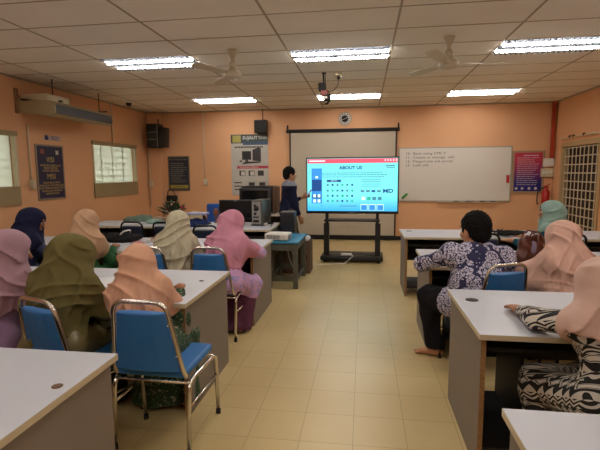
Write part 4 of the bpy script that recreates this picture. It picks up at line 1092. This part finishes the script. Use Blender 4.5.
person('person', 'person in a beige hijab and green dress beside the person in navy hijab', (-2.69, 3.88, 0), -.1, s=.93, lean=.16, side=-.02, head=(-.2, .3),
       top=P_dgreen, skirt=P_dgreen, hijab=P_beige, hem=(.2, .2, .3), seed=5, h=.010, hands=[(.08, .38, .79), (-.2, .4, .79)], hij_arm=(.3, .3))
person('person', 'person in a cream sage hijab over a green dress, seated with back to us', (-1.76, 3.86, 0), .05, s=.93, lean=.24, side=.03, head=(-.1, .4),
       top=P_dgreen, skirt=P_dgreen, hijab=P_cream, hem=(.3, .36, .42), seed=6, h=.010, hij_arm=(.8, .8), hood=1.02)
person('person', 'person in a bright pink hijab and lilac flowered dress, leaning on the desk end', (-1.28, 3.90, 0), -.12, s=.94, lean=.26, side=.03, head=(-.7, .35), twist=-.2,
       top=P_lilac, skirt=P_plum, hijab=P_pink, hem=(.26, .27, .3), seed=7, h=.010, hands=[(.12, .46, .79), (-.15, .4, .79)], hij_arm=(.6, .6), hk=[(.9, .1, -.5), (-.7, -.3, -.9)], feet=[(.10, .16, .08), (-.12, .12, .08)], wide=1.08)
Rp, Ip = person('person', 'standing person in a navy jacket with grey shoulders, holding a phone beside the screen', (-1.22, 7.16, 0), -1.15, sex='m', s=.965, lean=.02, head=(.0, .06), stand=True,
       top=P_suit, skirt=P_khaki, hairm=M['hair'], seed=8, h=.010, hands=[(.12, .16, .80), (-.10, .27, 1.12)], hk=[(.4, -1, 0), (-.5, -.5, -1)], skinm=M['skin'], yoke=P_yoke)
person('person', 'barefoot person in a blue and white floral shirt and dark trousers, gripping the desk end', (.87, 3.40, 0), .22, sex='m', s=.98, wide=1.26, legw=1.22, lean=.36, side=.09, head=(.32, .15),
       top=P_batik, skirt=P_blackc, hairm=M['hair'], seed=9, h=N_, hands=[(.25, .42, .79), (-.16, .50, .76)], barefoot=True, hk=[(.8, -.2, -.6), (-1, -.3, -.1)],
       feet=[(.12, .34, .08), (-.20, .33, .08)], knees=[(.1, 1, 1.2), (-.45, 1, 1.1)], belly=.045, skinm=M['skin2'], hsc=1.16)
person('person', 'person in a sage teal hijab and dark blue top, in profile at the back right', (2.1, 5.12, 0), .95, s=.95, lean=.16, side=.0, head=(.5, .1),
       top=P_dteal, skirt=P_blackc, hijab=P_teal, hem=(.10, .11, .16), seed=10, h=.010, hij_arm=(0, 0), skinm=M['skin2'], hood=1.08)
person('person', 'person in a pale peach-pink hijab with a long drape, beside the brown handbag', (1.55, 3.44, 0), .2, s=.90, lean=.34, side=-.02, head=(.2, .35),
       top=P_oliveprint, skirt=P_blackc, hijab=P_ppink, hem=(.4, .42, .44), seed=11, h=N_, hands=[(.2, .44, .79), (-.10, .36, .79)], hij_arm=(.8, .9), hk=[(.8, -.2, -.8), (-1, -.1, -.4)], tail=-1, hood=1.06)
person('person', 'person in a rose beige hijab and black-and-white geometric dress, at the front right', (1.09, 1.98, 0), .2, s=.87, lean=.24, side=.02, head=(.1, .4),
       top=P_geo, skirt=P_geo, hijab=P_ppink2, hem=(.13, .09, .13), seed=12, h=N_, hands=[(.15, .42, .79), (-.16, .52, .79)], hij_arm=(.25, .25), hk=[(.8, -.2, -.8), (-1, -.05, -.25)], hood=1.15)
# what they wear or hold
def child_patch(root, name, m, mb): return mb.build(name, m, root)
ar = Ip['arms']; w_ = ar[1][2]; d_ = Ip['dirs'][1]
ph = thing('phone', 'phone with a lit bluish face held by the standing person', 'phone', (0, 0, 0))
bpy.context.view_layer.update()
wp = Rp.matrix_basis @ Vector(tuple(w_+d_*.11+np.array([0, .0, .03])))
ph.location = wp; ph.rotation_euler = (-.6, 0, -1.15)
MB().rbox(-.038, .038, -.005, .005, -.06, .08, .004).build('casing', M['black'], ph); MB().box(-.035, .035, -.0062, -.005, -.055, .075).build('display', emi('phone_display', '#8fa4cf', .8), ph)

# ------------------------------------------------------------ things on the desks
def lump(name, label, cat, c, r, m, seed=0, amp=.15, h=.012, group=None, sq=.5):
    """soft crumpled shape: several merged blobs"""
    rd = random.Random(seed); r = np.array(r); o = Field(-r*1.5-.02, r*1.5+.02, h)
    for i in range(7): 
        p = np.array([rd.uniform(-.5, .5), rd.uniform(-.5, .5), rd.uniform(-.25, .25)])*r; o.ell(p, r*rd.uniform(.45, .7), None, .03)
    X, Y_, Z = o.grid(); o.v += (amp*r[2]*np.sin(X*40/(r[0]*4)+3*np.sin(Y_*30+seed))*np.sin(Y_*38/(r[1]*4)+Z*20+seed)).astype(np.float32)
    o.keep(-(Z+r[2]*sq), .01)
    t = thing(name, label, cat, (c[0], c[1], c[2]+r[2]*sq), 0, group); mb = o.mesh('fabric', m, t); return t
blackc = cloth('bag_black', '#1c1b1d')
t = lump('folded_bag', 'crumpled black bag lying on the desk in front of the beige hijab woman', 'bag', (-2.82, 4.84, .751), (.27, .17, .065), blackc, 3)
MB().tube(rounded([(.02, -.1, .03), (.08, -.14, .09), (.12, -.02, .1), (.06, .06, .05)], .05), .009, 8).build('white_strap', M['white'], t)
def book(x, y, z, rz, w, d, h, col, label, group=None, name='book'):
    t = thing(name, label, 'book' if name == 'book' else 'paper', (x, y, z), rz, group)
    cm = mat('cover_'+col[1:], col, .5)
    MB().box(-w/2, w/2, -d/2, d/2, 0, .003).box(-w/2, w/2, -d/2, d/2, h-.003, h).box(-w/2, -w/2+.004, -d/2, d/2, 0, h).build('cover', cm, t)
    MB().box(-w/2+.004, w/2-.004, -d/2+.004, d/2-.004, .003, h-.003).build('pages', M['paper'], t); return t
book(-2.34, 4.90, .751, .25, .34, .26, .02, '#c9c2b6', 'white-edged magazine under the red book on the desk beside the black bag')
t = book(-2.31, 4.88, .773, .2, .27, .2, .02, '#9a3a34', 'red book on the desk between the black bag and the cream hijab woman')
MB().box(-.1, .1, -.07, .02, .0205, .0212).build('cover_panel', mat('cover_tan', '#c08a60', .5), t)
book(-2.50, 4.60, .751, -.1, .12, .1, .025, '#cf7f7a', 'small salmon pink notebook near the black bag')
def paper(x, y, z, rz, label, w=.21, d=.3, col='paper', n=1):
    c = MB()
    for i in range(n): c.box(-w/2, w/2, -d/2, d/2, .002*i, .002*i+.0012, 0, Matrix.Rotation(.06*i*(-1)**i, 4, 'Z'))
    o = c.build('paper_sheet', M[col], None, (x, y, z), rz); return tag(o, label, 'paper')
paper(-1.84, 2.93, .751, .3, 'white paper sheet on the desk between the olive and peach hijab women')
paper(-1.45, 4.55, .751, .2, 'white sheets on the desk beside the pink hijab woman', n=3)
t = thing('eyeglasses', 'thin dark glasses on the desk beside the olive hijab woman', 'glasses', (-1.6, 2.62, .752), .5)
for x in (-.035, .035): MB().tube([(x+.026*math.cos(a), 0, .026+.024*math.sin(a)) for a in np.linspace(0, 2*PI, 20)[:-1]], .0022, 6, closed=True).build('rim', M['black'], t)
MB().cyl((-.06, 0, .035), (-.065, .12, .03), .002, n=6).cyl((.06, 0, .035), (.065, .12, .03), .002, n=6).cyl((-.01, 0, .03), (.01, 0, .03), .002, n=6).build('temple', M['black'], t)
# papers desk near the left wall
gt = cloth('bag_sage', '#6c7f70')
lump('cloth_bundle', 'sage green cloth bundle at the back of the desk by the left wall', 'bundle', (-3.62, 6.78, .751), (.24, .13, .085), gt, 5)
lump('blue_cloth', 'pale turquoise cloth on the desk left of the flowers', 'cloth', (-3.22, 6.6, .751), (.16, .12, .055), cloth('turquoise_cloth', '#9ab8ae'), 8)
lump('brown_bundle', 'light brown crumpled packet behind the turquoise cloth', 'packet', (-3.3, 6.84, .751), (.17, .08, .07), cloth('tan_packet', '#a98a72'), 9)
paper(-3.62, 6.5, .751, .1, 'stack of white papers on the desk by the left wall', .3, .36, n=6)
paper(-4.05, 6.42, .751, -.2, 'loose white sheets at the left end of the desk by the wall', .26, .2, n=3)
# flower arrangement
t = thing('flower_arrangement', 'red and pink artificial flowers with leaves in a dark pot behind the cream hijab woman', 'flowers', (-2.95, 6.55, .751))
MB().lathe([(.05, 0), (.075, .02), (.085, .11), (.08, .13), (.07, .12)], 20).build('pot', M['blackm'], t)
rd = random.Random(2); lf = MB(); gm = mat('leaf_green', '#34452a', .6)
for i in range(130):
    a = rd.uniform(0, 2*PI); e = rd.uniform(.1, 1.3); L = rd.uniform(.08, .2); p = Vector((0, 0, .12))+Vector((math.cos(a)*math.cos(e), math.sin(a)*math.cos(e), math.sin(e)))*L
    Mx = Matrix.Translation(p) @ Matrix.Rotation(a, 4, 'Z') @ Matrix.Rotation(-e+rd.uniform(-.5, .5), 4, 'Y')
    lf.add([(0, 0, 0), (.04, .026, .006), (.10, 0, -.004), (.04, -.026, .006), (.03, 0, -.003)], [(0, 1, 4), (1, 2, 4), (2, 3, 4), (3, 0, 4)], 0, True, Mx)
lf.build('foliage', gm, t)
fc = ['#b8334a', '#c9566a', '#d8a09a', '#b22f3c', '#d9c7b8']
for i in range(13):
    a = rd.uniform(0, 2*PI); e = rd.uniform(.5, 1.5); p = Vector((math.cos(a)*math.cos(e), math.sin(a)*math.cos(e), math.sin(e)))*rd.uniform(.14, .22)+Vector((0, 0, .10))
    c = MB(); c.ball(p, .014)
    for k in range(7):
        b_ = 2*PI*k/7; c.ball((0, 0, 0), (.032, .022, .010), 0, Matrix.Translation(p) @ Matrix.Rotation(b_, 4, 'Z') @ Matrix.Translation((.028, 0, .004)) @ Matrix.Rotation(-.4, 4, 'Y'), 8)
    fl = c.build('flower', mat('petal_%d' % (i % 5), fc[i % 5], .7), t)
    MB().cyl((0, 0, .1), tuple(p), .003, n=6).build('stem', gm, fl)
t = thing('sun_hat', 'rounded beige cap lying behind the cream hijab woman beside the flowers', 'hat', (-2.62, 6.62, .751))
J = Field((-.2, -.2, -.02), (.2, .2, .22), .008); J.ell((0, 0, .08), (.12, .11, .12), None, .01); J.ell((0, -.02, .03), (.15, .14, .022), None, .03)
X_, Y2, Z2 = J.grid(); J.keep(.0-Z2, .005); J.mesh('crown', cloth('cap_cloth', '#b6a684'), t)
MB().box(-.1, .14, -.1, .1, 0, .06) if 0 else None
# blue bag and dark bits
t = lump('blue_bag', 'blue shoulder bag with a pale lid on the desk right of the flowers', 'bag', (-2.42, 6.22, .751), (.2, .13, .1), cloth('bag_blue', '#2d3a68'), 12)
MB().rbox(-.15, .15, -.1, .1, .13, .16, .01).build('lid', mat('lid_lilac', '#9aa0c0', .5), t)
lump('dark_bundle', 'dark bundle with red trim behind the blue bag', 'bundle', (-2.62, 6.42+.4, .751), (.16, .09, .12), cloth('bundle_dark', '#2a1c22'), 14)
t = thing('hand_brush', 'brown brush-like object standing behind the blue bag', 'brush', (-2.32, 6.75, .751), .2)
MB().lathe([(.02, 0), (.012, .03), (.014, .09), (.035, .13), (.045, .18), (.03, .22), (.01, .23)], 14).build('handle', mat('brush_brown', '#7a4a2c', .6), t)
MB().lathe([(.03, 0), (.035, .01), (.02, .02)], 14).build('base', M['dark'], t)
# right side
t = thing('handbag', 'open brown leather handbag with lilac lining, standing on the right desk', 'handbag', (1.40, 3.92, .751), .35); t.scale = (.72, .8, .8)
J = Field((-.24, -.14, -.02), (.24, .14, .36), .008)
J.seg((-.13, 0, .07), (.13, 0, .07), .085, None, .03); J.seg((-.1, 0, .19), (.1, 0, .19), .065, None, .06); J.seg((-.11, 0, .25), (.1, 0, .27), .045, None, .03)
J.ell((-.02, -.02, .27), (.075, .03, .1), None, .012, 'd'); X_, Y2, Z2 = J.grid(); J.v += (.004*np.sin(X_*60+2*np.sin(Z2*30))).astype(np.float32); J.keep(-Z2, .01)
J.mesh('bag_body', mat('brown_leather', '#5c2f20', .38, noise=.2, nscale=14, bump=.2), t)
MB().ball((-.02, -.05, .17), (.04, .028, .085)).build('lining', mat('lilac_lining', '#877890', .6), t)
for y in (-.05, .05): MB().tube([(-.09+.09*(1-math.cos(a)), y, .25+.1*math.sin(a)) for a in np.linspace(0, PI, 14)], .008, 8).build('handle', mat('strap_leather', '#6b3824', .45), t)
MB().lathe([(.016, 0), (.016, .006)], 14, 0, Matrix.Translation((.1, -.07, .2)) @ Matrix.Rotation(PI/2, 4, 'X')).build('clasp', mat('brass', '#b08a50', .3, metal=1), t)
rd = random.Random(7)
def heap(cx, cy, z, rx, ry, n, m, label, hgt=.05, name='cable_heap'):
    c = MB()
    for i in range(n):
        pts = [(rd.gauss(0, .5)*rx, rd.gauss(0, .5)*ry, rd.uniform(.006, hgt)) for _ in range(6)]
        pts = [Vector((max(-rx, min(rx, p[0])), max(-ry, min(ry, p[1])), p[2])) for p in pts]
        sm = [pts[0]]
        for j in range(1, 5):
            for q_ in range(6): t_ = q_/6; a, b_, d_ = (pts[j-1]+pts[j])/2, pts[j], (pts[j]+pts[j+1])/2; sm.append(a*(1-t_)**2+b_*2*t_*(1-t_)+d_*t_*t_)
        c.tube(sm, .0055, 6)
    o = c.build(name, m, None, (cx, cy, z)); return tag(o, label, 'cables')
heap(1.74, 5.62, .752, .26, .13, 24, M['blackm'], 'tangled black cables on the long back right desk', .075)
heap(2.12, 5.8, .752, .09, .08, 5, M['blackm'], 'small black cable coil right of the tangled cables on the back right desk')
def kb(x, y, rz, label, col):
    t = thing('keyboard', label, 'keyboard', (x, y, .751), rz); MB().rbox(-.2, .2, -.065, .065, 0, .018, .006).build('base', M[col], t); c = MB()
    for i in range(14):
        for j in range(4): c.box(-.185+.027*i, -.163+.027*i, -.052+.027*j, -.03+.027*j, .018, .023)
    c.build('keys', M['dark' if col == 'black' else 'cream'], t)
kb(1.22, 4.22, .05, 'black keyboard on the right desk between the man and the brown handbag', 'black')
t = thing('black_pouch', 'flat black pouch with strap on the right desk in front of the brown handbag', 'pouch', (1.34, 4.02, .751), -.4)
MB().rbox(-.1, .1, -.06, .06, 0, .03, .012).build('case', M['blackm'], t); MB().tube(rounded([(.08, 0, .02), (.16, .03, .015), (.12, .1, .012), (0, .08, .012)], .04), .006, 6).build('strap', M['blackm'], t)
heap(1.15, 4.42, .752, .14, .06, 5, M['blackm'], 'thin black cables at the back of the right desk in front of the man')
paper(1.16, 3.95, .751, .3, 'white sheets on the right desk beside the man in the floral shirt', .28, .2, n=2)
t = lump('backpack', 'dark green-grey backpack on the desk at the right edge behind the rose beige hijab', 'bag', (2.2, 4.0, .751), (.15, .12, .16), cloth('bag_olive', '#272c28'), 21)
MB().tube(rounded([(-.05, -.1, .14), (-.05, -.12, .24), (.05, -.12, .24), (.05, -.1, .14)], .03), .008, 8).build('strap', M['blackm'], t)
